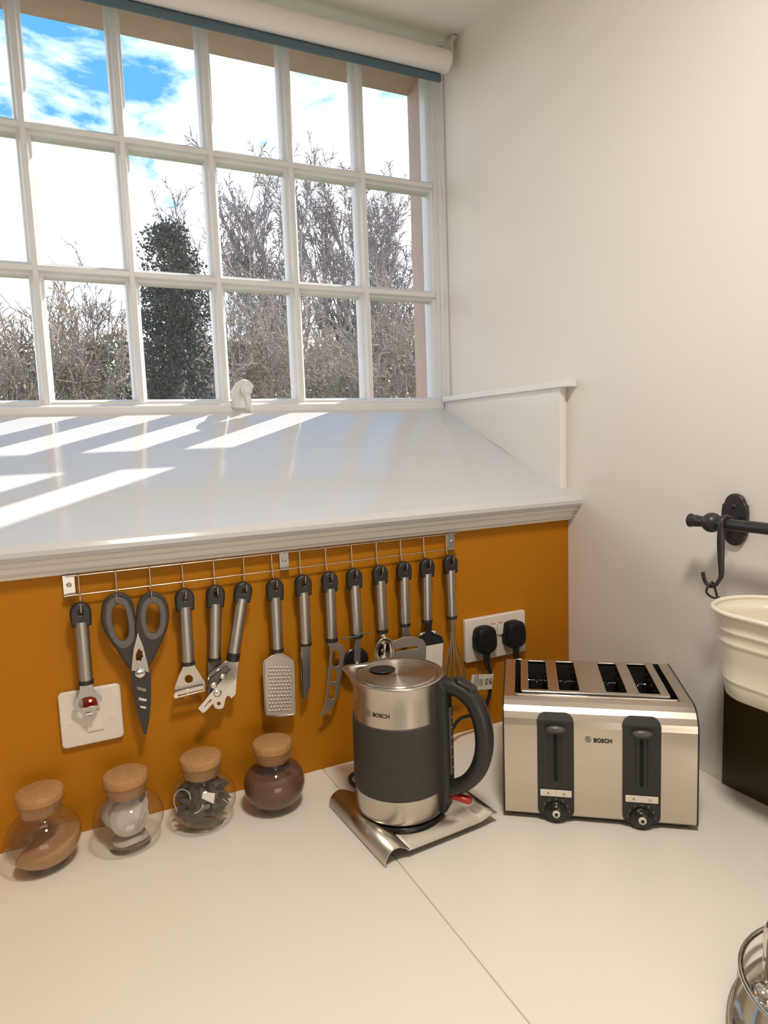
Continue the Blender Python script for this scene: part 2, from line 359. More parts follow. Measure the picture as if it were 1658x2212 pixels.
# ------------------------------------------------------------------ switch and socket
def psurf(px, py, y): p = onY(px, py, y); return p.x, p.z
def vplane(y): return basis((0, y, 0), (1, 0, 0), (0, 0, 1), (0, -1, 0))
sw = thing('fused_switch', 'single white wall switch with red neon light behind the bottle opener', 'switch', (-.9716, 0, .19))
X0, Z0 = -1.0146, .1467
plate('face_plate', [rrect(X0, Z0, X0+.086, Z0+.086, .005)], vplane(-.0045), m_pvc, sw, th=.008, bev=.002)
plate('rocker', [rrect(X0+.0355, Z0+.020, X0+.0585, Z0+.052, .001)], vplane(-.0095), m_pvc, sw, th=.003, bev=.0006)
nl = plate('neon_lens', [rrect(X0+.0325, Z0+.0600, X0+.0525, Z0+.0745, .0012)], vplane(-.0093), m_neon, sw, th=.002, bev=.0004); nl['label'] = 'glowing red neon'
MB().lathe([(.0001, 0), (.0022, 0)], 12, T=basis((X0+.0430, -.0105, Z0+.0690), (1, 0, 0), (0, 0, 1), (0, -1, 0))).build('neon_bulb', m_neonhot, nl)
for dx in (.0135, .0725): plate('screw_cap', [ring(X0+dx, Z0+.0385, .0048)], vplane(-.0087), m_pvc, sw, th=.001, bev=.0004)
sk = thing('double_socket', 'white double wall socket between the whisk and the right wall', 'socket', (-.2025, 0, .19))
X1, Z1 = -.2754, .1493
plate('face_plate', [rrect(X1, Z1, X1+.146, Z1+.086, .003)], vplane(-.006), m_pvc, sk, th=.011, bev=.002)
for dx in (.0565, .0745):
    r_ = MB().box((X1+dx, -.0165, Z1+.047), (X1+dx+.0145, -.010, Z1+.071)).build('rocker', m_pvc, sk, bevel=.001)
    MB().box((X1+dx+.002, -.0160, Z1+.0709), (X1+dx+.0125, -.0120, Z1+.0716)).build('red_strip', m_red, r_)
# plugs
def plug(label, px, pz, cord, knob=False):
    t = thing('power_plug', label, 'plug', (px, -.0115, pz), group=None)
    out = [(-.022, .020), (-.017, .0275), (0, .0305), (.017, .0275), (.022, .020), (.0245, 0), (.0235, -.017), (.0155, -.0235), (.008, -.027), (-.008, -.027), (-.0155, -.0235), (-.0235, -.017), (-.0245, 0)]
    m_ = MB(); o2 = smooth_loop(out, 2); n = len(o2); sc = [(.96, -.0115), (1, -.014), (1, -.029), (.94, -.0335), (.76, -.0360)]
    vs = [(px+u*s_, y, pz+v*s_) for s_, y in sc for u, v in o2]
    m_.add(vs, [(i*n+k, i*n+(k+1) % n, (i+1)*n+(k+1) % n, (i+1)*n+k) for i in range(4) for k in range(n)], True)
    m_.f.append([4*n+k for k in range(n)]); m_.sm.append(False); m_.f.append([k for k in range(n)][::-1]); m_.sm.append(False)
    if knob: m_.tube([(px-.022, -.024, pz+.008), (px-.0275, -.024, pz+.008)], .0035, 10)
    m_.build('plug_body', mat('plug_plastic', (.008, .007, .007), .5, var=.2, spec=.25), t)
    MB().tube([(px, -.029, pz-.024), (px, -.029, pz-.040), (px+.002, -.029, pz-.052), (px+.003, -.029, pz-.060)], [.0075, .007, .0055, .0045], 12).build('strain_relief', m_bgloss, t)
    MB().tube(spline(cord, 8), .0036, 10).build('cord', m_bgloss, t)
    return t
pl = plug('black kettle plug with a white paper tag in the left socket', -.2385, .1925, [(-.2315, -.029, .134), (-.232, -.031, .10), (-.241, -.034, .070), (-.262, -.038, .05), (-.315, -.045, .052), (-.35, -.06, .035), (-.40, -.075, .010), (-.46, -.072, .0042), (-.51, -.058, .0042), (-.552, -.056, .0045), (-.566, -.078, .0045), (-.560, -.112, .0045)], True)
tb = basis((-.2585, -.040, .1145), Vector((1, .02, -.16)).normalized(), Vector((.16, 0, 1)).normalized(), (0, -1, 0))
tg = plate('paper_tag', [rrect(-.027, -.0155, .026, .0155, .001)], tb, m_tag, pl, th=.0006, bev=.0001)
ln = MB()
for a in (-.0195, -.017, -.0135, -.0115): ln.box((a, -.015, .0004), (a+.0008, .015, .0006), tb)
for k in range(6): ln.box((-.009, -.007+.0024*k, .0004), (.002, -.0062+.0024*k, .0005), tb)
ln.build('print_lines', m_ink, tg)
lettering('lettering', 'UK\nCA', .0098, tb @ Matrix.Translation((.0155, 0, .0004)) @ Matrix.Rotation(-PI/2, 4, 'Z'), m_ink, tg, bold=.0003)
plug('plain black toaster plug in the right socket', -.1655, .1925, [(-.1595, -.029, .134), (-.160, -.030, .09), (-.163, -.040, .03), (-.175, -.055, .0045), (-.20, -.085, .0042)])

# ------------------------------------------------------------------ hook rack and utensils
ZT, ZB, RYK = .4095, .3885, -.0135
ZT = onY(600, 1195, RYK).z; ZB = onY(600, 1232, RYK).z
XA, XB = onY(141, 1260, RYK).x, onY(979, 1165, RYK).x
rk = thing('hook_rack', 'long steel wire hook rack on the mustard wall under the sill', 'rack', (-.65, 0, .40))
MB().tube([(XA, RYK, ZT), (XB, RYK, ZT)], .0013, 8).build('top_wire', m_wire, rk)
MB().tube([(XA, RYK, ZB), (XB, RYK, ZB)], .0013, 8).build('bottom_wire', m_wire, rk)
for px, py in ((149, 1264), (613, 1212), (973, 1168)):
    p = onY(px, py, -.003)
    pb = MB().box((p.x-.0085, -.0045, ZB-.0005), (p.x+.0085, -.0005, ZT+.001)).box((p.x-.0085, -.013, ZB-.0015), (p.x+.0085, -.0005, ZB+.0002)).box((p.x-.0085, -.013, ZT+.0002), (p.x+.0085, -.0005, ZT+.0018)).build('mounting_plate', m_blade, rk, bevel=.0004)
    MB().lathe([(.0001, .0022), (.0022, .002), (.0036, .0008), (.0038, 0)], 16, T=basis((p.x, -.0045, (ZB+ZT)/2), (1, 0, 0), (0, 0, 1), (0, -1, 0))).build('screw', m_chrome, pb)
UY = -.026
def hook(px_top, py_hole, px_hole):
    a = onY(px_top, 1200, RYK); e = onY(px_hole, py_hole, UY); x = a.x
    MB().tube(spline([(x, RYK-.0022, ZT+.0008), (x, RYK-.0024, ZB), (x+(e.x-x)*.6, RYK-.003, e.z+.012), (e.x, -.017, e.z-.002), (e.x, UY, e.z-.0055), (e.x, UY-.008, e.z-.001), (e.x, UY-.0105, e.z+.010)], 6), .0013, 8).build('hook', m_wire, rk)
def dirs(a, b):
    d = (b-a); L_ = d.length; d.normalize(); return d, L_
def utensil(name, label, cat, ct, cb, te, re, hooktop, gy=UY, grp=None, root=None, cap=True, rs=1.0):
    """handle with moulded hanging cap, steel tube and ferrule; the points are the ends of each along the handle's middle"""
    A, B, C, D = (onY(*p, gy) for p in (ct, cb, te, re))
    t = root or thing(name, label, cat, (A.x, gy, A.z))
    d, L_ = dirs(A, D); u = Vector((-d.z, 0, d.x)); u = u if u.x > 0 else -u
    Tm = basis(A, u, -d, (0, -1, 0))
    l1, l2, l3 = (B-A).length, (C-A).length, (D-A).length
    R = .0102*rs
    # cap with slotted eye, swelling from flat eye to round socket
    w = .0125*rs
    w = .0121*rs; loop = [(-R*1.08, -l1)] + [(-w, -l1*.6), (-w, -w*.95)] + [(w*math.cos(a), -w+w*math.sin(a)) for a in (PI*.88, PI*.75, PI*.62, PI/2, PI*.38, PI*.25, PI*.12)] + [(w, -w*.95), (w, -l1*.6), (R*1.08, -l1)]
    eye = rrect(-.0042, -.0185, .0048, -.0065, .0038)
    plate('hanging_cap', [loop, eye], Tm, m_black, t, th=.013, bev=.003)
    MB().tube([A+d*(l1-.004), A+d*l2], R, 20, ref=u, flat=.85).build('handle_tube', m_tube, t)
    MB().tube([A+d*(l2-.0004), A+d*l3], R*1.07, 20, ref=u, flat=.88).build('ferrule', m_black, t, bevel=.0008)
    hook(hooktop, ct[1]+13 if not hooktop > 560 else ct[1]+10, ct[0]+3)
    return t
def P2(pts, ox, oy, s, y):
    return [(onY(ox+a*s, oy+b*s, y).x, onY(ox+a*s, oy+b*s, y).z) for a, b in pts]
def head(name, loops, ox, oy, s, y, m, parent, th=.0018, sm=1, bev=.0004):
    L2 = [P2(l, ox, oy, s, y) for l in loops]
    if sm: L2 = [smooth_loop(l, sm) for l in L2]
    return plate(name, L2, vplane(y), m, parent, th, bev)
c7 = (100, 1130, .3016); c8 = (550, 1130, .2714); c4 = (110, 1290, .1537); c5 = (360, 1380, .1206); c6 = (730, 1330, .1448)
# 1 bottle opener
t = utensil('bottle_opener', 'bottle opener with flared open head in front of the wall switch', 'bottle opener', (172, 1305), (174.5, 1348), (185, 1469), (186.5, 1477), 165)
head('opener_head', [[(410, 1205), (580, 1205), (592, 1300), (640, 1365), (712, 1405), (712, 1458), (672, 1450), (672, 1520), (650, 1565), (605, 1600), (600, 1695), (470, 1706), (445, 1625), (375, 1600), (318, 1545), (318, 1465), (385, 1385), (405, 1310)],
    [(405, 1415), (620, 1380), (662, 1500), (648, 1525), (540, 1535), (480, 1562), (385, 1560)], [(495, 1598), (540, 1583), (575, 1635), (572, 1668), (495, 1675)]], *c4, UY+.003, m_blade, t, th=.0024)
q = onY(110+535*.1537, 1290+1640*.1537, UY); MB().box((q.x-.005, UY-.002, q.z-.0015), (q.x+.005, UY+.003, q.z+.0025)).build('opener_tooth', m_chrome, t, bevel=.0006)
# 2 scissors
t = thing('kitchen_scissors', 'black and grey kitchen scissors hanging from two hooks, blades in a black guard', 'scissors', tuple(onY(300, 1440, UY)))
LO = [(403, 650), (410, 590), (430, 548), (470, 515), (530, 505), (582, 525), (606, 565), (622, 650), (636, 712), (652, 730), (650, 800), (628, 870), (612, 1038), (585, 1010), (535, 930), (475, 850), (428, 770), (406, 705)]
LH = [(448, 600), (480, 558), (540, 553), (577, 590), (602, 680), (612, 780), (600, 840), (550, 876), (510, 852), (470, 790), (445, 700)]
RO = [(655, 640), (664, 580), (690, 530), (740, 500), (800, 508), (842, 545), (864, 600), (868, 690), (850, 765), (812, 850), (770, 935), (728, 1022), (700, 925), (678, 840), (648, 795), (646, 735), (655, 700)]
RH = [(698, 610), (722, 560), (770, 543), (815, 573), (834, 640), (830, 740), (805, 790), (765, 816), (725, 800), (703, 740), (690, 670)]
def shrink(l, k, cx=None):
    mx_ = sum(p[0] for p in l)/len(l); my_ = sum(p[1] for p in l)/len(l); return [(mx_+(a-mx_)*k, my_+(b-my_)*(1-(1-k)*.62)) for a, b in l]
for nm, o_, h_, dy in (('left', LO, LH, .002), ('right', RO, RH, -.001)):
    h = head('handle', [o_, shrink(h_, .96)], *c7, UY+dy, m_rubber, t, th=.009, sm=2, bev=.0025)
    head('grip_lining', [shrink(h_, 1.20), shrink(h_, .84)], *c7, UY+dy-.0005, m_grey, h, th=.0105, sm=2, bev=.002)
head('blade', [[(655, 795), (692, 880), (728, 1022), (735, 1065), (610, 1055), (625, 900)], [(640, 940), (655, 905), (668, 893), (672, 910), (690, 915), (686, 935), (694, 955), (684, 965), (676, 990), (660, 985), (650, 992), (640, 975)]], *c7, UY-.005, m_blade, t, th=.002, sm=0)
head('blade_guard', [[(606, 1042), (640, 1052), (735, 1022), (748, 1130), (746, 1280), (735, 1400), (714, 1508), (698, 1508), (650, 1350), (620, 1200)], [(645, 1164), (714, 1182), (720, 1216), (650, 1200)], [(658, 1242), (718, 1255), (722, 1287), (662, 1276)], [(668, 1302), (716, 1310), (718, 1340), (674, 1332)]], *c7, UY-.002, m_rubber, t, th=.006, sm=0, bev=.0003)
head('inner_blade', [[(625, 1060), (740, 1040), (735, 1300), (712, 1480), (660, 1330)]], *c7, UY, m_chrome, t, th=.0015, sm=0)
q = onY(100+674*.3016, 1130+1075*.3016, UY-.006); MB().lathe([(.0001, .0014), (.0055, .0012), (.0078, .0007), (.0082, 0)], 24, T=basis((q.x, UY-.006, q.z), (1, 0, 0), (0, 0, 1), (0, -1, 0))).build('pivot_screw', m_chrome, t)
hook(246, 1296, 251); hook(320, 1287, 326)
# 3 peeler
t = utensil('vegetable_peeler', 'wide Y shaped vegetable peeler between the scissors and the can opener', 'peeler', (397, 1275), (399, 1315), (405.5, 1429), (406.5, 1436), 391)
head('peeler_yoke', [[(308, 455), (482, 450), (535, 540), (610, 660), (680, 770), (700, 850), (680, 860), (655, 835), (400, 900), (170, 930), (140, 1010), (128, 1000), (145, 860), (215, 660), (275, 540)], ring(395, 715, 78, n=18)], *c5, UY+.002, m_sheet, t, th=.0022, sm=0)
head('peeler_blade', [[(150, 952), (655, 835), (672, 880), (690, 925), (140, 1065), (125, 1010)], [(190, 1000), (670, 890), (676, 912), (195, 1030)]], *c5, UY-.006, m_chrome, t, th=.003, sm=0)
# 4 can opener: two handles
t = utensil('can_opener', 'two handled steel can opener hanging from two hooks right of the peeler', 'can opener', (465, 1267), (465, 1308), (464, 1420), (463.5, 1427), 459, gy=UY+.006)
utensil('', '', '', (527, 1260), (524, 1297), (506, 1410), (502.5, 1427), 524, gy=UY-.002, root=t)
head('lower_jaw', [[(745, 390), (968, 385), (1010, 450), (990, 640), (960, 900), (740, 900)]], *c5, UY+.006, m_grey, t, th=.003, sm=0)
head('upper_jaw', [[(1085, 380), (1287, 385), (1260, 600), (1230, 975), (1205, 1015), (1150, 1062), (1128, 1022), (1075, 1018), (1045, 1080), (1028, 1168), (1012, 1220), (985, 1245), (930, 1255), (870, 1240), (840, 1190), (828, 1150), (850, 1080), (740, 900), (735, 700), (765, 620)], ring(930, 1155, 37, n=14)], *c5, UY-.003, m_chrome, t, th=.0022, sm=0)
head('cutter_housing', [[(790, 720), (1080, 500), (1150, 560), (760, 980), (720, 960)]], *c5, UY-.008, m_grey, t, th=.006, sm=0)
head('turning_key', [[(560, 1240), (640, 1322), (700, 1290), (1240, 690), (1135, 565)], [(665, 1212), (690, 1212), (815, 1080), (780, 1075)]], *c5, UY-.016, m_chrome, t, th=.003, sm=0)
for cx_, cy_, r_ in ((905, 965, .0085), (840, 830, .007), (1000, 670, .006)):
    q = onY(360+cx_*.1206, 1380+cy_*.1206, UY-.016); MB().lathe([(.0001, .0013), (r_*.55, .0011), (r_*.8, .0005), (r_*.82, -.004)], 20, T=basis((q.x, UY-.0175, q.z), (1, 0, 0), (0, 0, 1), (0, -1, 0))).build('rivet', m_chrome, t)
# 5 grater
t = utensil('hand_grater', 'small steel hand grater with rectangular punched face', 'grater', (592, 1253.5), (593, 1294), (599, 1401), (599.5, 1408), 585)
out = [(85, 1515), (68, 1120), (75, 1095), (165, 1040), (190, 1035), (215, 1040), (300, 1085), (312, 1110), (322, 1505), (310, 1525), (200, 1535), (95, 1530)]
gl = [P2(out, *c8, UY)]
holes = []; teeth = MB(); gm = P2([(105, 1145), (285, 1140), (295, 1500), (115, 1510)], *c8, UY); gm = [Vector((a, 0, b)) for a, b in gm]
for r_ in range(13):
    for c_ in range(8 if r_ % 2 == 0 else 7):
        fu = (c_+.5*(r_ % 2)+.25)/7.6; fv = (r_+.3)/12.8
        p = gm[0].lerp(gm[1], fu).lerp(gm[3].lerp(gm[2], fu), fv)
        holes.append([(p.x-.0017, p.z-.0018), (p.x+.0017, p.z-.0018), (p.x+.0019, p.z+.0008), (p.x, p.z+.0020), (p.x-.0019, p.z+.0008)])
        teeth.add([(p.x-.0017, UY-.0006, p.z+.0012), (p.x+.0017, UY-.0006, p.z+.0012), (p.x+.0011, UY-.0020, p.z+.0007), (p.x-.0011, UY-.0020, p.z+.0007), (p.x, UY-.0006, p.z+.0026)], [(0, 1, 2, 3), (0, 4, 3), (1, 4, 2), (3, 2, 4)])
me = plate_mesh('grater_face', gl+holes, vplane(UY), .0012, .0002)
bm = bmesh.new(); bm.from_mesh(me); tm = teeth.mesh('teeth'); bm.from_mesh(tm); bm.to_mesh(me); bm.free()
link('grater_face', me, m_sheet, t)
MB().tube([(a, UY, b) for a, b in gl[0]], .0019, 8, closed=True).build('wire_frame', m_wire, t)
# 6 paring knife
t = utensil('paring_knife', 'short straight paring knife hanging right of the grater', 'knife', (653, 1245), (654.5, 1283), (660, 1389), (660.5, 1394), 646)
head('blade', [[(368, 970), (440, 968), (440, 1290), (425, 1345), (385, 1402), (376, 1400), (380, 1200)]], *c8, UY, m_blade, t, th=.0018, sm=0)
head('blade_edge', [[(366, 1035), (376, 1035), (387, 1385), (379, 1402)]], *c8, UY-.0012, m_chrome, t, th=.0006, sm=0, bev=.0001)
# 7 cheese knife
t = utensil('cheese_knife', 'curved cheese knife with three slots and forked tip', 'knife', (710, 1238), (711.5, 1275), (716, 1378), (716.5, 1386), 702)
def slot(cx_, cy_, w_, h_, a_): return [(cx_+x*math.cos(a_)-y*math.sin(a_), cy_+x*math.sin(a_)+y*math.cos(a_)) for x, y in rrect(-w_/2, -h_/2, w_/2, h_/2, w_*.46)]
head('blade', [[(572, 938), (652, 932), (668, 958), (700, 970), (716, 1000), (712, 1055), (692, 1180), (672, 1290), (652, 1395), (628, 1445), (600, 1482), (545, 1532), (536, 1530), (592, 1462), (586, 1456), (524, 1535), (518, 1530), (545, 1485), (563, 1420), (580, 1250), (600, 1040), (596, 985)], slot(645, 1077, 60, 132, .05), slot(627, 1213, 56, 104, .08), slot(612, 1343, 54, 118, .1)], *c8, UY, m_sheet, t, th=.0018, sm=0)
# 8 pizza wheel
t = utensil('pizza_wheel', 'pizza cutter with black wheel hanging behind the kettle spout', 'pizza cutter', (763, 1231), (765, 1268), (771, 1369), (771.5, 1377), 758)
q = onY(767, 1429, UY); MB().lathe([(.0001, .002), (.020, .002), (.0265, .0004), (.0265, -.0004), (.020, -.002), (.0001, -.002)], 40, T=basis((q.x, UY, q.z), (1, 0, 0), (0, 0, 1), (0, -1, 0))).build('wheel', m_bgloss, t)
head('wheel_fork', [[(275, 310), (332, 310), (325, 690), (235, 690), (240, 480)]], *c6, UY-.006, m_grey, t, th=.003, sm=0)
MB().lathe([(.0001, .003), (.003, .0024), (.004, 0)], 16, T=basis((q.x, UY-.0075, q.z-.002), (1, 0, 0), (0, 0, 1), (0, -1, 0))).build('axle', m_chrome, t)
g0, g1 = onY(738, 1381, UY-.01), onY(802, 1368, UY-.01); mid = onY(771, 1374, UY-.01)
MB().tube(spline([g0, (mid.x-.012, UY-.008, mid.z-.001), mid, (mid.x+.012, UY-.008, mid.z+.003), g1], 4), .0014, 8).build('thumb_guard', m_grey, t)
# 9 scoop
t = utensil('ice_cream_scoop', 'steel scoop with oval bowl behind the kettle lid', 'scoop', (819, 1224), (820.5, 1258), (825.5, 1359), (826, 1367), 812)
q = onY(828, 1407, UY)
sb = MB(); rings = []
for i in range(9):
    a = PI*i/16
    rings.append([(q.x+.0200*math.cos(a)*math.cos(k*PI/16), UY-.002-.012*math.sin(a)*(-1)-.004, q.z+.027*math.cos(a)*math.sin(k*PI/16)) for k in range(32)])
sb.add([p for r_ in rings for p in r_], [(i*32+k, i*32+(k+1) % 32, (i+1)*32+(k+1) % 32, (i+1)*32+k) for i in range(8) for k in range(32)], True)
so_ = sb.build('bowl', m_chrome, t); so_.modifiers.new('thickness', 'SOLIDIFY').thickness = .0016
q2 = onY(826, 1366, UY); MB().tube([(q2.x, UY, q2.z+.002), (q2.x, UY, q2.z-.006), (q.x, UY-.004, q.z+.024)], [.0062, .0055, .006], 12).build('neck', m_chrome, t)
MB().tube([(q.x+.0200*math.cos(k*PI/16), UY-.006, q.z+.027*math.sin(k*PI/16)) for k in range(32)], .0016, 8, closed=True).build('bowl_rim', m_chrome, t)
# 10 cheese slicer
t = utensil('cheese_slicer', 'cheese slicer with wide slotted blade in front of the cake server', 'slicer', (871, 1216), (871.5, 1250), (874, 1346), (874.5, 1352), 864)
head('neck', [[(962, 150), (1048, 148), (1050, 240), (1062, 330), (955, 345), (968, 260)]], *c6, UY-.002, m_blade, t, th=.004, sm=0, bev=.001)
head('blade', [[(800, 390), (870, 365), (950, 325), (1060, 318), (1110, 312), (1200, 330), (1262, 362), (1300, 420), (1310, 530), (1300, 660), (1180, 850), (830, 850), (815, 640), (830, 555), (800, 500)], [(815, 500), (950, 475), (1140, 450), (1180, 452), (1195, 480), (1185, 490), (1010, 515), (822, 545)]], *c6, UY-.004, m_sheet, t, th=.0016, sm=0)
# 11 cake server
t = utensil('cake_server', 'cake server with black shoulder and pale broad blade', 'server', (921, 1209), (922, 1243), (922, 1338), (922.5, 1344), 914)
head('shoulder', [[(1312, 85), (1390, 80), (1385, 180), (1420, 245), (1490, 285), (1545, 320), (1562, 395), (1310, 440), (1230, 430), (1195, 330), (1270, 280), (1315, 200)]], *c6, UY+.006, m_black, t, th=.004, sm=0, bev=.001)
head('blade', [[(1230, 425), (1562, 392), (1545, 760), (1500, 1000), (1250, 1000)]], *c6, UY+.006, m_paper if 0 else m_pvc, t, th=.0022, sm=0)
for sgn, (a, b_) in ((1, ((1385, 225), (1520, 290))), (-1, ((1190, 300), (1300, 240)))):
    q0 = onY(730+a[0]*.1448, 1330+a[1]*.1448, UY+.002); q1 = onY(730+b_[0]*.1448, 1330+b_[1]*.1448, UY+.002)
    MB().tube(spline([q0, (q0+q1)/2+Vector((0, -.002, .001)), q1], 4), [.001, .0022, .003, .0032, .003, .0028, .0022, .0016, .001], 8).build('steel_edge', m_chrome, t)
# 12 whisk
t = utensil('whisk', 'wire balloon whisk, last utensil at the right end of the rack', 'whisk', (971, 1202), (971.5, 1235), (975, 1330), (975.5, 1336), 963)
q0 = onY(975.5, 1336, UY); q1 = onY(977, 1362, UY); q2 = onY(982, 1500, UY)
MB().tube([q0, q1], [.0065, .0048], 14).build('collar', m_tube, t)
Lw = (q1-q2).length
for k in range(6):
    a = PI*k/6+.25
    pts = []
    for i in range(25):
        s_ = i/24; v = s_*2 if s_ < .5 else 2-s_*2; sg = 1 if s_ < .5 else -1
        r_ = .0035+.0215*math.sin(min(1, v*1.02)**1.7*PI*.80)*1.0 if v < .985 else .001
        r_ *= (1 if v < .9 else math.sqrt(max(0, 1-((v-.9)/.1)**2)))
        p = q1.lerp(q2, min(v, 1)); pts.append((p.x+sg*r_*math.cos(a), UY+sg*r_*.62*math.sin(a), p.z))
    MB().tube(pts, .0008, 6).build('wire_loop', m_wire, t)

# ------------------------------------------------------------------ glass jars
JR = .0512
def jar_profile(off=0):
    p = [(.0001, .001), (.020, .0008), (.030, .003)]
    for i in range(3, 21):
        a = -PI/2+PI*i/24; p.append((JR*math.cos(a), .0445+.0437*math.sin(a)))
    p += [(.0290, .0855), (.0290, .0950), (.0305, .0975), (.0325, .0990), (.0325, .1005), (.0300, .1005), (.0280, .0985)]
    return p
jspots = [(-1.0497, -.0669, 'round glass jar with brown sugar, leftmost of the four cork lidded jars', 'glass jar'),
          (-.9331, -.0765, 'round glass jar of white tea bags, below the scissors', 'glass jar'),
          (-.8205, -.0753, 'round glass jar crammed with dark string tea bags', 'glass jar'),
          (-.7056, -.0845, 'round glass jar of dark brown powder, nearest the kettle', 'glass jar')]
proto = None
for i, (x, y, lab, ct) in enumerate(jspots):
    if proto is None:
        proto = thing('glass_jar', lab, 'jar', (0, 0, 0), group='cork lidded glass jars along the worktop')
        ROOT[proto.name] = Matrix.Identity(4)
        MB().lathe(jar_profile(), 56).build('glass_body', m_jar, proto)
        cm = MB().lathe([(.0001, .0835), (.0255, .0835), (.0272, .0850), (.0292, .1015), (.0312, .1025), (.0318, .1045), (.0320, .1135), (.0312, .1155), (.0295, .1164), (.0001, .1166)], 48); cm.build('cork_stopper', m_cork, proto)
        o = proto
    else: o = copy_tree(proto)
    o['label'] = lab; o.location = (x, y, .0006); o.rotation_euler = (0, 0, i*1.3)
def fill(x, y, ang, level, tilt, m, name, label, cat, seed, rough=.0006):
    """loose filling with an uneven sloping top, held by the jar's inner face"""
    rg = random.Random(seed); mb = MB(); nr, na = 14, 48; ri = JR-.0016
    def cap_z(r_): return None
    vs = []; fs = []
    def inner(z): 
        k = (z-.0445)/.0425; return ri*math.sqrt(max(0, 1-k*k)) if abs(k) < 1 else .001
    # bottom shell up to the surface, by angle
    rows = 10
    for j in range(rows+1):
        for k in range(na):
            a = 2*PI*k/na
            zt = level+tilt*math.cos(a-ang)*JR*.9; z = .0024+(zt-.0024)*(j/rows); r_ = max(.004, inner(z))
            vs.append((x+r_*math.cos(a), y+r_*math.sin(a), z+.0006))
    for j in range(rows):
        for k in range(na): fs.append((j*na+k, j*na+(k+1) % na, (j+1)*na+(k+1) % na, (j+1)*na+k))
    top = rows*na; base = len(vs)
    for j in range(1, 9):
        for k in range(na):
            p = Vector(vs[top+k]); c = Vector((x, y, level+.0006)); q_ = p.lerp(c, j/8)
            vs.append((q_.x, q_.y, q_.z+rg.uniform(-1, 1)*rough*(1 if j < 8 else 0)))
    for j in range(8):
        s0 = top if j == 0 else base+(j-1)*na; s1 = base+j*na
        for k in range(na): fs.append((s0+k, s0+(k+1) % na, s1+(k+1) % na, s1+k))
    fs.append([k for k in range(na)][::-1])
    mb.add(vs, fs, True); o = mb.build(name, m); tag(o, label, cat, None, 'stuff'); return o
fill(*jspots[0][:2], -.35, .033, .36, m_sugar, 'brown_sugar', 'brown sugar sloping in the leftmost jar', 'sugar', 3, .0012)
fill(*jspots[3][:2], -.6, .066, .05, m_coffee, 'coffee_powder', 'dark brown powder filling the jar nearest the kettle', 'coffee', 4)
# brown smear of powder up the inside is part of the fill above: second, finer layer
# round white tea bags
def bag_disc(name, m, r, th, seed):
    rg = random.Random(seed); prof = [(.0001, th), (r*.55, th*.9), (r*.82, th*.35), (r*.86, .0004), (r, .0002), (r, -.0002), (r*.86, -.0004), (r*.82, -th*.35), (r*.55, -th*.9), (.0001, -th)]
    mb = MB().lathe(prof, 28); mb.v = [(a, b, c+.0016*math.sin(3*math.atan2(b, a)+seed)*math.hypot(a, b)/r) for a, b, c in mb.v]
    return mb.mesh(name)
x, y = jspots[1][:2]
me = bag_disc('round_tea_bag', m_paper, .0265, .0055, 2); me.materials.append(m_paper)
vd = (CAM-Vector((x, y, .045))).normalized(); vh = Vector((vd.x, vd.y, 0)).normalized(); sdv = Vector((-vh.y, vh.x, 0))
def inside(pts, jx, jy, m_=.0022):
    return all(((p.x-jx)/(JR-m_))**2+((p.y-jy)/(JR-m_))**2+((p.z-.0451)/(.0437-m_))**2 < 1 for p in pts)
def placed(jx, jy, body, count, gap, seed, fixed=()):
    rg = random.Random(seed); got = list(fixed); out = []
    for _ in range(60000):
        if len(out) >= count: break
        a = rg.uniform(0, 2*PI); r_ = JR*math.sqrt(rg.random()); p = Vector((jx+r_*math.cos(a), jy+r_*math.sin(a), rg.uniform(.006, .080)))
        if any((p-q_).length < gap for q_ in got): continue
        Rm = Matrix.Translation(p) @ Vector((rg.gauss(0, 1), rg.gauss(0, 1), rg.gauss(0, 1))).to_track_quat('Z', 'Y').to_matrix().to_4x4() @ Matrix.Rotation(rg.uniform(0, 6), 4, 'Z')
        if inside([Rm @ v for v in body], jx, jy): got.append(p); out.append(Rm)
    return out
def tbag(nm, mesh_, M_, lab, grp):
    o = bpy.data.objects.new(nm, mesh_); COL.objects.link(o); o.matrix_world = M_; return tag(o, lab, 'tea bag', grp)
fr = Vector((x, y, .053))+vh*.0165
tbag('round_tea_bag', me, Matrix.Translation(fr) @ Vector((vh.x, vh.y, .35)).to_track_quat('Z', 'Y').to_matrix().to_4x4(), 'round white tea bag facing front in the second jar', 'round tea bags in the second jar')
disc = [Vector((.0265*math.cos(k*PI/4), .0265*math.sin(k*PI/4), 0)) for k in range(8)]
low = Matrix.Translation(Vector((x, y, .0165))+vh*.006) @ Vector((-.05*vh.x, -.05*vh.y, 1)).to_track_quat('Z', 'Y').to_matrix().to_4x4()
tbag('round_tea_bag', me, low, 'round white tea bag lying flat at the bottom of the second jar', 'round tea bags in the second jar')
for Rm in placed(x, y, disc, 5, .0165, 21, [fr, low.translation]):
    tbag('round_tea_bag', me, Rm, 'round white tea bag packed around the front one inside the second jar', 'round tea bags in the second jar')
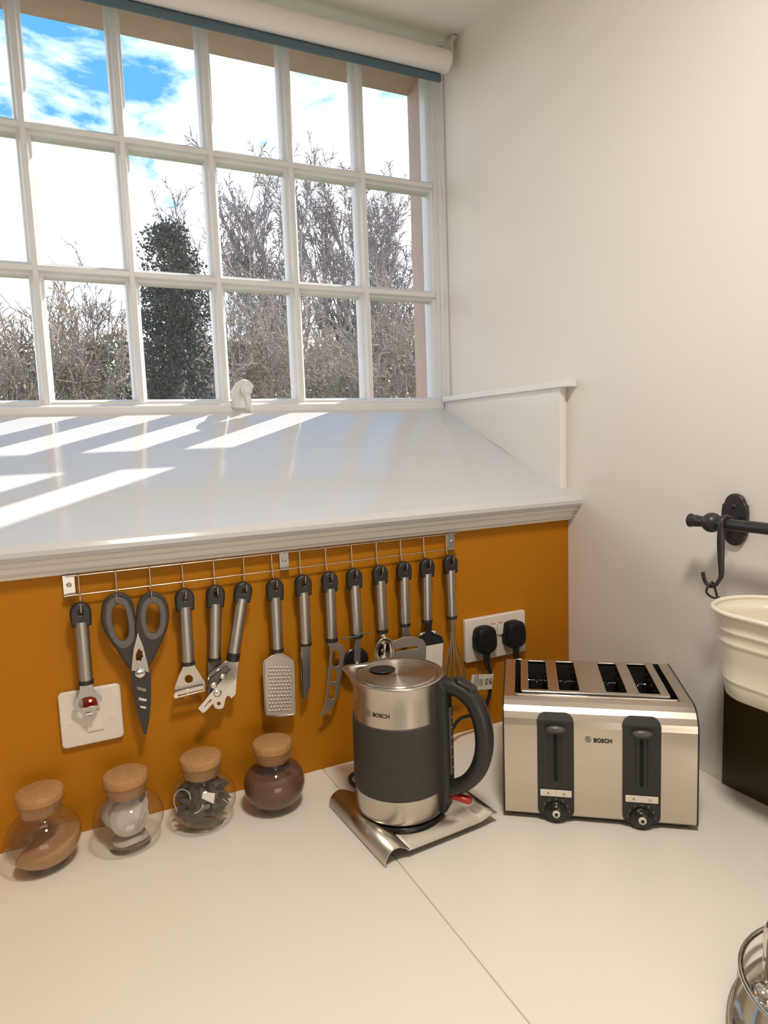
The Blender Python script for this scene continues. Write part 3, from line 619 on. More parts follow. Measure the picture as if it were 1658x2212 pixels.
# dark pyramid tea bags with strings
x, y = jspots[2][:2]; rg = random.Random(11)
def pyr(s):
    v = [(-s, 0, -s*.5), (s, 0, -s*.5), (0, -s, s*.62), (0, s, s*.62)]
    mb = MB().add(v, [(0, 1, 2), (0, 3, 1), (0, 2, 3), (1, 3, 2)]); return mb.mesh('tea_bag')
pm = pyr(.0185); pm.materials.append(m_tea)
pm.transform(Matrix.Scale(.84, 4))
for Rm in placed(x, y, [v.co.copy() for v in pm.vertices], 38, .0100, 12):
    tbag('tea_bag', pm, Rm, 'dark mesh tea bag packed in the third cork lidded jar', 'dark tea bags in the third jar')
vh = (CAM-Vector((x, y, 0))); vh.z = 0; vh.normalize(); rx = Vector((-vh.y, vh.x, 0))   # rx points to the right as seen
def jp(px, py, inset=.0018):
    # point on the jar's inner face along a line of sight
    c = Vector((x, y, .0451)); d = ray(px, py); s_ = Vector((1, 1, JR/.0437)); R_ = JR-inset
    o_ = Vector([(CAM-c)[i]*s_[i] for i in range(3)]); dd = Vector([d[i]*s_[i] for i in range(3)])
    A_, B_, C_ = dd.dot(dd), 2*o_.dot(dd), o_.dot(o_)-R_*R_; D_ = max(0, B_*B_-4*A_*C_); return CAM+d*((-B_-math.sqrt(D_))/(2*A_))
def jq(lst): return [jp(330+a*.2171, 1540+b_*.2171) for a, b_ in lst]
tag(MB().tube(spline(jq([(245, 985), (210, 880), (235, 790), (300, 762), (360, 800), (375, 860)]), 6), .0006, 6).build('tea_bag_string', m_string), 'looped white tea bag string at the left of the third jar', 'string')
tag(MB().tube(spline(jq([(500, 905), (485, 950), (440, 990), (412, 998)]), 6), .0006, 6).build('tea_bag_string', m_string), 'short curved white string low in the middle of the third jar', 'string')
tag(MB().tube(spline(jq([(700, 858), (740, 890), (772, 915)]), 6), .0006, 6).build('tea_bag_string', m_string), 'straight white string at the right of the third jar', 'string')
tq = jq([(498, 785), (618, 800), (605, 905), (487, 850)]); nn = (tq[1]-tq[0]).cross(tq[2]-tq[0]).normalized()
tag(MB().add([*tq, *[p-nn*.0005*(1 if nn.dot(CAM-p) > 0 else -1) for p in tq]], [(0, 1, 2, 3), (7, 6, 5, 4), (0, 4, 5, 1), (1, 5, 6, 2), (2, 6, 7, 3), (3, 7, 4, 0)]).build('tea_bag_tag', m_tag), 'small square white paper tag among the dark tea bags', 'tag')

# ------------------------------------------------------------------ kettle on its base
KX, KY = -.5335, -.2131
kb = thing('kettle_tray', 'brushed steel tray with rolled edges under the kettle', 'kettle base', (KX, KY, 0), math.radians(3))
c, s_ = math.cos(math.radians(3)), math.sin(math.radians(3))
# sheet profile across x: curls down to the table at left, flicks up at right
pr = [(-.098, .002), (-.0975, .010), (-.093, .0185), (-.085, .0235), (-.075, .0235), (-.066, .0195), (-.058, .0150), (-.050, .0130), (.060, .0130), (.080, .0150), (.094, .0190), (.104, .0175)]
sm_ = spline([(a, 0, b) for a, b in pr], 4); mb = MB(); n = len(sm_)
Tk = Matrix.Translation((KX+.012, KY-.003, 0)) @ Matrix.Rotation(math.radians(4), 4, 'Z')
mb.add([Tk @ Vector((p.x, yy, p.z)) for yy in (-.094, .094) for p in sm_], [(i, i+1, n+i+1, n+i) for i in range(n-1)], True)
o = mb.build('steel_tray', m_steel, kb); md = o.modifiers.new('thickness', 'SOLIDIFY'); md.thickness = .0016; md.offset = 0
MB().lathe([(.0001, .001), (.062, .001), (.066, .003), (.066, .0115), (.0001, .0115)], 40, (KX, KY, 0)).build('base_foot', m_black, kb)
MB().lathe([(.0001, .0225), (.068, .0225), (.070, .0205), (.070, .0140), (.0001, .0140)], 48, (KX, KY, 0)).build('contact_ring', m_bgloss, kb)
fo = onZ(985, 1772, .006); MB().lathe([(.0001, .0005), (.014, .0005), (.015, .003), (.015, .0118), (.0001, .0118)], 24, (fo.x-.006, fo.y+.012, 0)).build('foot', m_black, kb)
kt = thing('kettle', 'brushed steel electric kettle with wide dark sleeve and black handle', 'kettle', (KX, KY, .0235))
HA = math.radians(-49); hd = Vector((math.cos(HA), math.sin(HA), 0)); hs = Vector((-hd.y, hd.x, 0)); SA = HA+PI
def spoutfn(r, z, a):
    d = (a-SA+PI) % (2*PI)-PI
    k = max(0, 1-abs(d)/.38); h = max(0, min(1, (z-.195)/.042)); return r+.0215*(k*k*(3-2*k))*h**1.6 if r > .06 else r
kz = .0
body = [(.0600, .0262), (.0690, .0262), (.0718, .029), (.0722, .034), (.0722, .064), (.0716, .120), (.0705, .180), (.0702, .212), (.0712, .228), (.0728, .2365), (.0735, .2395), (.0730, .2415), (.0705, .2418), (.0655, .2405), (.0632, .2395), (.0628, .236), (.0628, .225)]
MB().lathe(body, 96, (KX, KY, 0), fn=spoutfn).build('steel_body', m_steel, kt)
slv = [(.0722, .0655), (.0742, .0665)]
for i in range(44):
    z = .068+.108*i/43; slv.append((.0744-.0014*(i/43)+.00022*math.sin(i*1.9), z))
slv += [(.0726, .1775), (.0706, .1785)]
so_ = MB().lathe(slv, 96, (KX, KY, 0)).build('grip_sleeve', m_rubber, kt); so_['label'] = 'dark ribbed rubber sleeve'
ld = MB().lathe([(.0001, .2378), (.030, .2382), (.0585, .2398), (.0605, .2412), (.0622, .2405), (.0624, .238)], 72)
lid = bpy.data.objects.new('lid', ld.mesh('lid')); COL.objects.link(lid); lid.data.materials.append(m_lid); lid.parent = kt; lid.location = (0, 0, -.0235)
ROOT[lid.name] = Matrix.Translation((KX, KY, 0))
lc = onZ(825, 1446, .2395); lcx, lcy = lc.x-KX, lc.y-KY; la = math.atan2(lcy, lcx)
Tl = Matrix.Translation((KX+lcx, KY+lcy, .2392)) @ Matrix.Rotation(math.radians(-26), 4, 'Z')
MB().lathe([(.0001, .0004), (.8, .0006), (1, .0012), (1.06, .0014), (1.10, .0004)], 36, T=Tl @ Matrix.Diagonal((.0195, .0150, 1, 1))).build('finger_recess', m_black, lid)
def kp(r, t_, z): return Vector((KX, KY, z))+hd*r+hs*t_
# spine with water gauge
spn = MB(); prof = []
for z, r1, wd in ((.030, .0800, .0165), (.045, .0835, .0175), (.070, .0860, .0175), (.10, .0860, .0165), (.17, .0850, .0160), (.205, .0850, .0170), (.226, .0860, .019), (.2385, .0800, .019)):
    prof.append([kp(.060, -wd, z), kp(r1-.004, -wd, z), kp(r1, -wd*.7, z), kp(r1, wd*.7, z), kp(r1-.004, wd, z), kp(.060, wd, z)])
spn.add([p for r_ in prof for p in r_], [(i*6+k, i*6+(k+1) % 6, (i+1)*6+(k+1) % 6, (i+1)*6+k) for i in range(len(prof)-1) for k in range(6)] + [(5, 4, 3, 2, 1, 0), tuple((len(prof)-1)*6+k for k in range(6))], False)
spn.build('handle_spine', m_black, kt, bevel=.002)
gg = MB().box((.0845, -.0062, .090), (.0885, .0062, .196), basis((KX, KY, 0), hd, hs, (0, 0, 1))).build('water_gauge', mat('smoked_gauge', (.10, .085, .07), .2, var=.3, scale=90), kt, bevel=.0015)
gk = MB()
for i in range(6): gk.box((.0886, -.004, .100+.016*i), (.0889, .001, .1012+.016*i), basis((KX, KY, 0), hd, hs, (0, 0, 1)))
gk.build('gauge_marks', mat('gauge_print', (.45, .40, .34), .5), gg)
hp = spline([kp(.066, 0, .2265), kp(.086, 0, .2295), kp(.108, 0, .2235), kp(.127, 0, .2040), kp(.1375, 0, .1700), kp(.1375, 0, .1330), kp(.1265, 0, .1000), kp(.107, 0, .0770), kp(.082, 0, .0640)], 6)
nh = len(hp); rr_ = [.0125+.0028*math.sin(PI*min(1, i/(nh-1)*1.15))**1 for i in range(nh)]
MB().tube(hp, rr_, 20, ref=tuple(hs), flat=.95).build('handle', m_black, kt)
Tb = basis(kp(.1115, 0, .2345), (hd*.86-Vector((0, 0, .50))).normalized(), hs, (hd*.50+Vector((0, 0, .86))).normalized())
plate('lid_release', [[(a, b_) for a, b_ in rrect(-.017, -.0095, .017, .0095, .009)]], Tb, m_bgloss, kt, th=.007, bev=.002)
lv = MB().tube([kp(.080, 0, .052), kp(.090, 0, .0535), kp(.112, 0, .0500), kp(.1165, 0, .0490)], [.0062, .0075, .0078, .0045], 14, ref=tuple(hs), flat=.75).build('power_lever', m_red, kt); lv['label'] = 'red power lever'
# lettering on the steel band
def emblem(name, r, T, m, parent):
    o_ = plate(name, [ring(0, 0, r), ring(0, 0, r*.84)], T, m, parent, th=.0003, bev=.00005)
    e = MB().box((-r*.42, -r*.62, -.00015), (-r*.20, r*.62, .00015), T).box((r*.20, -r*.62, -.00015), (r*.42, r*.62, .00015), T).box((-r*.42, -r*.14, -.00015), (r*.42, r*.14, .00015), T)
    e.build('emblem_core', m, o_); return o_
# wrap lettering round the body
def wrap(me, ang0, z0, R_, parent, name, m):
    for v in me.vertices:
        a = ang0+v.co.x/R_; v.co = (KX+(R_+v.co.z)*math.cos(a), KY+(R_+v.co.z)*math.sin(a), z0+v.co.y)
    return link(name, me, m, parent)
lg = onZ(822, 1547, .195); 
def body_pt(px, py, R_=.0704):
    d = ray(px, py); o_ = CAM-Vector((KX, KY, 0)); A_ = d.x**2+d.y**2; B_ = 2*(o_.x*d.x+o_.y*d.y); C_ = o_.x**2+o_.y**2-R_*R_
    return CAM+d*((-B_-math.sqrt(B_*B_-4*A_*C_))/(2*A_))
p = body_pt(822, 1547); wrap(text_mesh('BOSCH', .0086, .00022), math.atan2(p.y-KY, p.x-KX), p.z, .0707, kt, 'lettering', m_ink)
p = body_pt(794.5, 1541); em = MB(); r_ = .0052
em.add([(r_*k*math.cos(2*PI*i/28), r_*k*math.sin(2*PI*i/28), 0) for k in (1, .82) for i in range(28)], [(i, (i+1) % 28, 28+(i+1) % 28, 28+i) for i in range(28)])
for a, b_ in (((-.42, -.6), (-.2, .6)), ((.2, -.6), (.42, .6)), ((-.42, -.13), (.42, .13))): em.add([(r_*a[0], r_*a[1], 0), (r_*b_[0], r_*a[1], 0), (r_*b_[0], r_*b_[1], 0), (r_*a[0], r_*b_[1], 0)], [(0, 1, 2, 3)])
wrap(em.mesh('emblem'), math.atan2(p.y-KY, p.x-KX), p.z, .0707, kt, 'emblem', m_gink)

# ------------------------------------------------------------------ toaster
TA = Vector((-.3918, -.2935, 0)); tang = math.atan2(-.60682, .79484)
ts = thing('toaster', 'four slice brushed steel toaster with two black control panels', 'toaster', tuple(TA), tang)
# local frame: s along the front, n back, z up
TT = Matrix.Translation(TA) @ Matrix.Rotation(tang, 4, 'Z')
def tl_(mb): mb.v = [tuple(TT @ Vector(p)) for p in mb.v]; return mb
W_, D_, H_ = .2885, .226, .1885
def shell(off=0, zb=.008):
    p = [(.004-off, zb), (.0-off, zb+.004), (.001-off, .155), (.003-off, .1655), (.008-off*.7, .1745), (.015-off*.5, .1815), (.024, .1865+off), (.034, .1885+off)]
    return p+[(D_-.014, .1885+off), (D_-.009, .1865+off), (D_-.006+off*.5, .1815), (D_-.002+off*.7, .174), (D_+off, .162), (D_+off, zb+.004), (D_-.004+off, zb)]
sh = MB().prism(shell(), 'x', .0025, W_-.0025); i8 = 7; npf = len(shell())
del sh.f[i8]; del sh.sm[i8]
hx0, hx1, hy0, hy1 = .0195, .2685, .0425, .2070
sh.add([(.0025, .034, .1885), (W_-.0025, .034, .1885), (W_-.0025, D_-.014, .1885), (.0025, D_-.014, .1885), (hx0, hy0, .1885), (hx1, hy0, .1885), (hx1, hy1, .1885), (hx0, hy1, .1885)],
       [(0, 1, 5, 4), (1, 2, 6, 5), (2, 3, 7, 6), (3, 0, 4, 7)])
sh = tl_(sh); so_ = sh.mesh('steel_shell'); bm = bmesh.new(); bm.from_mesh(so_); bmesh.ops.remove_doubles(bm, verts=bm.verts, dist=.00002); bmesh.ops.recalc_face_normals(bm, faces=bm.faces); bm.to_mesh(so_); bm.free()
for p_ in so_.polygons: p_.use_smooth = False
link('steel_shell', so_, m_tsteel, ts)
for a, b_ in ((0, .0026), (W_-.0026, W_)): tl_(MB().prism(shell(.0006, .0075), 'x', a, b_)).build('side_panel', m_black, ts, bevel=.0008)
tl_(MB().prism([(.012, .0012), (D_-.012, .0012), (D_-.012, .0085), (.012, .0085)], 'x', .012, W_-.012)).build('base', m_black, ts)
zt = .1885
Tt = TT @ Matrix.Translation((0, 0, zt))
slots = [(.0405, .0735), (.0895, .1225), (.1625, .1955), (.2125, .2455)]
tp = plate('slot_plate', [rrect(.0295, .0465, .2570, .2035, .004)]+[rrect(a, .0575, b_, .1965, .004) for a, b_ in slots], Tt @ Matrix.Translation((0, 0, .0022)), m_tsteel, ts, th=.003, bev=.0009)
tl_(MB().tube([(a, b_, zt+.001) for a, b_ in rrect(.0185, .0415, .2695, .2080, .006)], .0013, 8, closed=True)).build('recess_trim', m_chrome, ts)
tl_(MB().tube([(.031, .0475, zt+.0032), (.2555, .0475, zt+.0032)], .0020, 10)).build('front_bead', m_chrome, ts)

ln = MB(); x0, x1, y0, y1, zb_, zc = hx0, hx1, hy0, hy1, .055, .1884
ln.add([(x0, y0, zb_), (x1, y0, zb_), (x1, y1, zb_), (x0, y1, zb_), (x0, y0, zc), (x1, y0, zc), (x1, y1, zc), (x0, y1, zc)], [(0, 1, 2, 3), (0, 4, 5, 1), (1, 5, 6, 2), (2, 6, 7, 3), (3, 7, 4, 0)])
for i, (a, b_) in enumerate(slots):
    ln.box((a-.004, y0+.001, zb_), (a-.0015, y1-.001, .1855)); ln.box((b_+.0015, y0+.001, zb_), (b_+.004, y1-.001, .1855))
    ln.box((a-.0015, .0550, zb_), (b_+.0015, .0570, .1855)); ln.box((a-.0015, .1972, zb_), (b_+.0015, .1990, .1855))
    ln.box((a+.012, .063, zb_), (a+.0145, .120, .150)); ln.box((a+.004, .063, zb_+.01), (b_-.004, .196, zb_+.013))
tl_(ln).build('toasting_chamber', mat('chamber_steel', (.06, .05, .042), .45, .6, var=.3, scale=60), ts)
for i, (a, b_) in enumerate(slots):
    g = MB()
    for k in range(5):
        n_ = .074+.025*k
        g.tube([(b_-.001, n_, .182), (b_-.0055, n_, .176), (b_-.0065, n_, .12), (b_-.003, n_, .075)], .0008, 6)
        g.tube([(a+.001, n_, .182), (a+.0045, n_, .176), (a+.0055, n_, .12), (a+.003, n_, .075)], .0007, 6)
    g.tube([(a+.001, .170, .165), (a+.014, .170, .165), (a+.016, .169, .161), (a+.018, .170, .165), (b_-.001, .170, .165)], .0009, 6)
    tl_(g).build('bread_guard', m_chrome, ts)
FT = TT @ basis((0, 0, 0), (1, 0, 0), (0, 0, 1), (0, -1, 0))
for k, (a, b_) in enumerate(((.0530, .1080), (.1795, .2345))):
    cx_ = (a+b_)/2; zl, zh = .0085, .1755
    # follows the curve of the front near the top
    cp = MB(); o2 = rrect(a, zl, b_, zh, .0125, 8); 
    def fy(z): return -.0008 if z < .155 else (-.0008+.0022*((z-.155)/.0105) if z < .1655 else .0014+.0055*((z-.1655)/.009))
    n = len(o2)
    cp.add([(u, fy(v)-.0018, v) for u, v in o2]+[(u, fy(v)+.004, v) for u, v in o2], [(i, (i+1) % n, n+(i+1) % n, n+i) for i in range(n)], False)
    zs = sorted({round(v, 5) for _, v in o2})
    # face as horizontal strips so that it bends with the shell
    left = {round(v, 5): min(u for u, vv in o2 if abs(vv-v) < 1e-5) for v in zs}; right = {v: max(u for u, vv in o2 if abs(vv-v) < 1e-5) for v in zs}
    base = len(cp.v); cp.add([q for v in zs for q in ((left[v], fy(v)-.0018, v), (right[v], fy(v)-.0018, v))], [(2*i, 2*i+1, 2*i+3, 2*i+2) for i in range(len(zs)-1)])
    pn = tl_(cp).build('control_panel', m_black, ts)
    plate('lever_slot', [rrect(cx_-.0026, .068, cx_+.0026, .142, .0022)], FT @ Matrix.Translation((0, 0, .0028)), mat('slot_shadow', (.002, .002, .002), .9), pn, th=.0004, bev=.0001)
    gr = MB(); 
    for dx in (-.0085, .0085): gr.box((cx_+dx-.0008, -.0030, .068), (cx_+dx+.0008, -.0022, .142))
    tl_(gr).build('lever_guide', m_bgloss, pn)
    pr_ = [(0.0001, .0085), (.45, .0082), (.75, .0070), (.93, .0045), (1, .0015), (1, -.002)]
    MB().lathe(pr_, 32, T=FT @ Matrix.Translation((cx_, .1525, .0030)) @ Matrix.Rotation(math.radians(-25), 4, 'X') @ Matrix.Diagonal((.0155, .0060, 1, 1))).build('lever_knob', mat('lever_grey', (.085, .077, .07), .35, var=.1), ts)
    for j, (u0, u1) in enumerate(((cx_-.0232, cx_-.0004), (cx_+.0004, cx_+.0232))):
        bt = plate('push_button', [rrect(u0, .0440, u1, .0535, .0008)], FT @ Matrix.Translation((0, 0, .0036)), m_tag, ts, th=.002, bev=.0005)
        mu = (u0+u1)/2; mk = MB()
        if j == 0:
            for q in range(3): mk.box((-.0022, -.0003, 0), (.0022, .0003, .0001), FT @ Matrix.Translation((mu, .0485, .0047)) @ Matrix.Rotation(q*PI/3, 4, 'Z'))
        else:
            for q in range(3): mk.box((-.0018+.0015*q, -.0018, 0), (-.0011+.0015*q, .0018, .0001), FT @ Matrix.Translation((mu, .0485, .0047)))
        mk.build('button_symbol', m_gink, bt)
    # browning dial, a little lower than the panel
    dz = .0185
    MB().lathe([(.0165, 0), (.0165, .0035), (.0158, .0048), (.0120, .0052), (.0108, .0078), (.0100, .0085), (.0001, .0088)], 44, T=FT @ Matrix.Translation((cx_, dz, .0022))).build('browning_dial', m_bgloss, ts)
    ang = math.radians(88 if k == 0 else 112)
    dm = MB().box((.0122, -.0004, 0), (.0162, .0004, .0003), FT @ Matrix.Translation((cx_, dz, .0074)) @ Matrix.Rotation(ang, 4, 'Z'))
    dm.build('dial_pointer', m_tag, ts)
    cb_ = MB().lathe([(.0058, 0), (.0058, .0016), (.0052, .0022), (.0001, .0023)], 28, T=FT @ Matrix.Translation((cx_, dz, .0108))).build('cancel_button', m_tag, ts)
    plate('button_symbol', [rrect(-.0024, -.0024, .0024, .0024, .0003)], FT @ Matrix.Translation((cx_, dz, .0133)), m_ink, cb_, th=.0002, bev=.00005)
    for q in range(7):
        aa = math.radians(178-q*29.5); lettering('dial_number', str(q+1), .0050, FT @ Matrix.Translation((cx_+.0203*math.cos(aa), dz+.0203*math.sin(aa), .0030)), mat('dial_print', (.30, .27, .24), .5), ts)
lettering('lettering', 'BOSCH', .0084, FT @ Matrix.Translation((.1508, .1362, .0005)), m_ink, ts, bold=.00024)
emblem('emblem', .0046, FT @ Matrix.Translation((.1292, .1375, .0002)), m_gink, ts)
for a in (.03, W_-.03):
    for b_ in (.03, D_-.03): tl_(MB().lathe([(.0001, .0003), (.008, .0003), (.008, .0015), (.0001, .0015)], 16, (a, b_, 0))).build('foot', m_rubber, ts)

# ------------------------------------------------------------------ black rail, hook and cream tub on the right wall
RX, RZ2 = -.060, .4565
rl = thing('wall_rail', 'black iron hanging rail on the right wall above the cream tub', 'rail', (0, -.40, RZ2))
y_end = onX(1489, 1124, RX).y
MB().tube([(RX, y_end-.006, RZ2), (RX, -2.0, RZ2)], .0090, 20, ref=(0, 0, 1)).build('rod', m_iron, rl)
MB().lathe([(.0001, 0), (.0100, .0003), (.0112, .0015), (.0112, .0034), (.0102, .005), (.0096, .007), (.0095, .016), (.0089, .0165)], 24, T=basis((RX, y_end, RZ2), (1, 0, 0), (0, 0, 1), (0, -1, 0))).build('end_cap', m_iron, rl)
by = -.4015
bkt = MB()
bo = smooth_loop([(-.021, -.022), (-.021, .022), (-.016, .026), (-.014, .033), (-.008, .039), (0, .041), (.008, .039), (.014, .033), (.016, .026), (.021, .022), (.021, -.022), (.016, -.026), (.014, -.033), (.008, -.039), (0, -.041), (-.008, -.039), (-.014, -.033), (-.016, -.026)], 1)
plate('wall_plate', [bo], basis((-.0045, by, RZ2), (0, -1, 0), (0, 0, 1), (-1, 0, 0)), m_iron, rl, th=.008, bev=.002)
MB().tube([(-.006, by, RZ2), (RX, by+.0, RZ2)], [.010, .0085], 14).build('arm', m_iron, rl)
MB().tube([(RX, by+.0125, RZ2), (RX, by+.0095, RZ2), (RX, by+.005, RZ2), (RX, by, RZ2), (RX, by-.005, RZ2), (RX, by-.0095, RZ2), (RX, by-.0125, RZ2)], [.0092, .0125, .0152, .0160, .0152, .0125, .0092], 24, ref=(0, 0, 1)).build('collar', m_iron, rl)
MB().lathe([(.0001, .0024), (.003, .002), (.004, 0)], 16, T=basis((-.0085, by-.0, RZ2+.022), (0, -1, 0), (0, 0, 1), (-1, 0, 0))).build('screw', m_iron, rl)
# S hook
hy = -.4275
hk = thing('s_hook', 'black iron hook hanging from the rail, holding the tub wire', 'hook', (RX, hy, RZ2))
hpth = [(RX+.0095, hy, RZ2-.006), (RX+.0098, hy, RZ2+.004), (RX+.004, hy, RZ2+.0115), (RX-.005, hy, RZ2+.0112), (RX-.0118, hy, RZ2+.003), (RX-.0125, hy-.0005, RZ2-.020), (RX-.012, hy-.001, RZ2-.050), (RX-.011, hy-.0015, RZ2-.078)]
e0 = Vector((RX-.011, hy-.0015, RZ2-.078))
hpth += [(RX-.013, hy+.0005, RZ2-.087), (RX-.0145, hy+.0065, RZ2-.096), (RX-.016, hy+.0150, RZ2-.0985), (RX-.0175, hy+.0225, RZ2-.0915), (RX-.018, hy+.0262, RZ2-.078)]
sp_ = spline(hpth, 6); n = len(sp_)
MB().tube(sp_, [.0030+.0028*max(0, 1-abs(i/n-.43)/.22) for i in range(n)], 14, ref=(1, 0, 0)).build('hook_body', m_iron, hk)
# tub
YC0, YC1, XC = -.520, -.640, -.0865
def stadium(r, z, n=24): return [(XC+r*math.cos(PI*i/n), YC0+r*math.sin(PI*i/n), z) for i in range(n+1)]+[(XC+r*math.cos(PI+PI*i/n), YC1+r*math.sin(PI+PI*i/n), z) for i in range(n+1)]
def loft(levels):
    mb = MB(); n = 50; vs = [q for r, z in levels for q in stadium(r, z)]
    return mb.add(vs, [(i*n+k, i*n+(k+1) % n, (i+1)*n+(k+1) % n, (i+1)*n+k) for i in range(len(levels)-1) for k in range(n)], True)
zr = .345; zbot = .216
def rr(z): return .0545+(.0715-.0545)*(z-zbot)/(zr-zbot)
lv_ = [(.001, zbot+.003), (.050, zbot+.003), (.0525, zbot+.0005), (rr(zbot+.004), zbot+.003), (rr(zbot+.024), zbot+.022)]
def ridge(z, h=.0016): return [(rr(z-.0035), z-.0035), (rr(z-.0015)+h*.8, z-.0018), (rr(z)+h, z), (rr(z+.0015)+h*.8, z+.0018), (rr(z+.0035), z+.0035)]
lv_ += ridge(zbot+.028)+[(rr(zbot+.06), zbot+.06), (rr(zr-.050), zr-.050)]+ridge(zr-.044)+ridge(zr-.026)+[(rr(zr-.010), zr-.010), (rr(zr-.003), zr-.004), (rr(zr-.002)-.0016, zr-.002), (rr(zr-.02)-.0016, zr-.02), (.0525, zbot+.006), (.001, zbot+.006)]
tubo = thing('cream_tub', 'cream enamel oval tub with raised bands hanging by wire from the black rail', 'tub', (XC, -.58, zbot))
loft(lv_).build('tub_body', m_enamel, tubo)
rm = [Vector(q) for q in stadium(.0735, zr)]
MB().tube(rm, .0037, 12, closed=True, ref=(0, 0, 1)).build('rolled_rim', m_enamel, tubo)
hw = MB(); hx_ = Vector((RX-.0155, hy+.0125, RZ2-.0985))
hw.tube(spline([hx_+Vector((.006, -.001, -.0005)), hx_+Vector((0, -.001, .0065)), hx_+Vector((-.006, .001, 0)), hx_+Vector((-.0065, .003, -.010)), hx_+Vector((.001, -.002, -.018)), hx_+Vector((.008, -.010, -.017))], 6), .0018, 8)
hw.tube(spline([hx_+Vector((.006, -.001, -.0005)), hx_+Vector((.008, -.004, -.014)), hx_+Vector((.010, -.010, -.030)), Vector((XC+.0625, YC0+.053, zr-.012))], 6), .0018, 8)
hw.build('wire_handle', m_iron, tubo)

# ------------------------------------------------------------------ chrome holder at the lower right corner
qx, qy = -.318, -.836
hd_ = thing('chrome_holder', 'chrome stand with round plate and bent wire loops at the lower right corner', 'stand', (qx, qy, 0))
MB().lathe([(.0001, .0012), (.148, .0012), (.158, .003), (.1625, .0075), (.1635, .0105), (.1610, .0115), (.1570, .0085), (.145, .0062), (.0001, .0060)], 96, (qx, qy, 0)).build('base_plate', m_chrome, hd_)
pb_ = Vector((-.343, -.700, 0)); pu = Vector((.9, -.43, 0))
MB().tube(spline([pb_+Vector((0, 0, .006)), pb_+Vector((0, 0, .045)), pb_+Vector((0, 0, .068)), pb_+pu*.004+Vector((0, 0, .080)), pb_+pu*.014+Vector((0, 0, .084)), pb_+pu*.024+Vector((0, 0, .076)), pb_+pu*.026+Vector((0, 0, .006))], 8), .0052, 16).build('upright_loop', m_chrome, hd_)
q = onZ(1628, 2150, .030); lc_ = q+pu*.10; lp = []
for i in range(48):
    a = 2*PI*i/48; lp.append((lc_.x+.10*math.cos(a), lc_.y+.10*math.sin(a), .031-.006*math.cos(a-2.0)))
MB().tube(lp, .0030, 12, closed=True, ref=(0, 0, 1)).build('wire_loop', m_chrome, hd_)
q = onZ(1648, 2135, .012); MB().tube([q+Vector((-.012, -.03, .004)), q+Vector((.02, -.012, .006)), q+Vector((.06, 0, .006))], .0030, 12).build('cross_bar', m_chrome, hd_)
MB().lathe([(.0001, .016), (.008, .015), (.013, .010), (.014, .006)], 24, (q.x, q.y, 0)).build('boss', m_chrome, hd_)

# ------------------------------------------------------------------ outside: ground, trees and bushes
struct(MB().box((-30, .665, ZF-.3), (60, 80, ZF-.2)).build('ground', m_grass))
GZ = ZF-.2
def segs_mesh(name, P0, P1, R0, R1, k):
    P0, P1 = np.array(P0, dtype=float), np.array(P1, dtype=float); R0, R1 = np.array(R0), np.array(R1); n = len(P0)
    d = P1-P0; d /= np.linalg.norm(d, axis=1)[:, None]+1e-9
    a = np.where(np.abs(d[:, 2:3]) < .9, np.array([[0, 0, 1.]]), np.array([[1., 0, 0]])); a = a-d*(a*d).sum(1)[:, None]; a /= np.linalg.norm(a, axis=1)[:, None]
    b_ = np.cross(d, a); th = np.arange(k)*2*PI/k
    off = a[:, None, :]*np.cos(th)[None, :, None]+b_[:, None, :]*np.sin(th)[None, :, None]
    v = np.concatenate([P0[:, None, :]+off*R0[:, None, None], P1[:, None, :]+off*R1[:, None, None]], 1).reshape(-1, 3)
    i = np.arange(n)[:, None]*2*k; q = np.arange(k)[None, :]; q2 = (q+1) % k
    f_ = np.stack([i+q, i+q2, i+k+q2, i+k+q], 2).reshape(-1, 4)
    return raw_mesh(name, v, f_)
def raw_mesh(name, v, f_):
    me = bpy.data.meshes.new(name); me.vertices.add(len(v)); me.vertices.foreach_set('co', np.asarray(v, dtype=np.float32).ravel())
    k = f_.shape[1]; me.loops.add(f_.size); me.loops.foreach_set('vertex_index', f_.astype(np.int32).ravel())
    me.polygons.add(len(f_)); me.polygons.foreach_set('loop_start', np.arange(len(f_), dtype=np.int32)*k); me.polygons.foreach_set('loop_total', np.full(len(f_), k, dtype=np.int32))
    me.update(calc_edges=True); return me
def grow(rg, p, d, L_, r, lev, out, spec):
    """one branch as a wandering chain, with its side branches"""
    nseg, nchild, lratio, ang, wander, lift, maxlev = spec[lev]
    step = L_/nseg; pts = [p]; r0 = r
    for i in range(nseg):
        d = (d+np.array([rg.gauss(0, wander), rg.gauss(0, wander), rg.gauss(0, wander)+lift])); d /= np.linalg.norm(d)
        q = p+d*step; r1 = r*(1-.75*(i+1)/nseg) if lev else r*(1-.72*(i+1)/nseg)
        out.setdefault(lev, []).append((p, q, r0, r1)); p, r0 = q, r1; pts.append((q, d.copy(), r1))
    if lev+1 in spec:
        for c_ in range(nchild):
            t_ = rg.uniform(spec[lev+1][6], 1.0); i = min(nseg-1, int(t_*nseg)); q, dd, rr1 = pts[i+1]
            ax = np.array([rg.gauss(0, 1), rg.gauss(0, 1), rg.gauss(0, .6)]); ax -= dd*(ax@dd); ax /= np.linalg.norm(ax)+1e-9
            an = spec[lev+1][3]*rg.uniform(.6, 1.3); nd = dd*math.cos(an)+ax*math.sin(an)
            grow(rg, q, nd, L_*spec[lev+1][2]*rg.uniform(.6, 1.15)*(1-.35*t_), max(.004, rr1*.62), lev+1, out, spec)
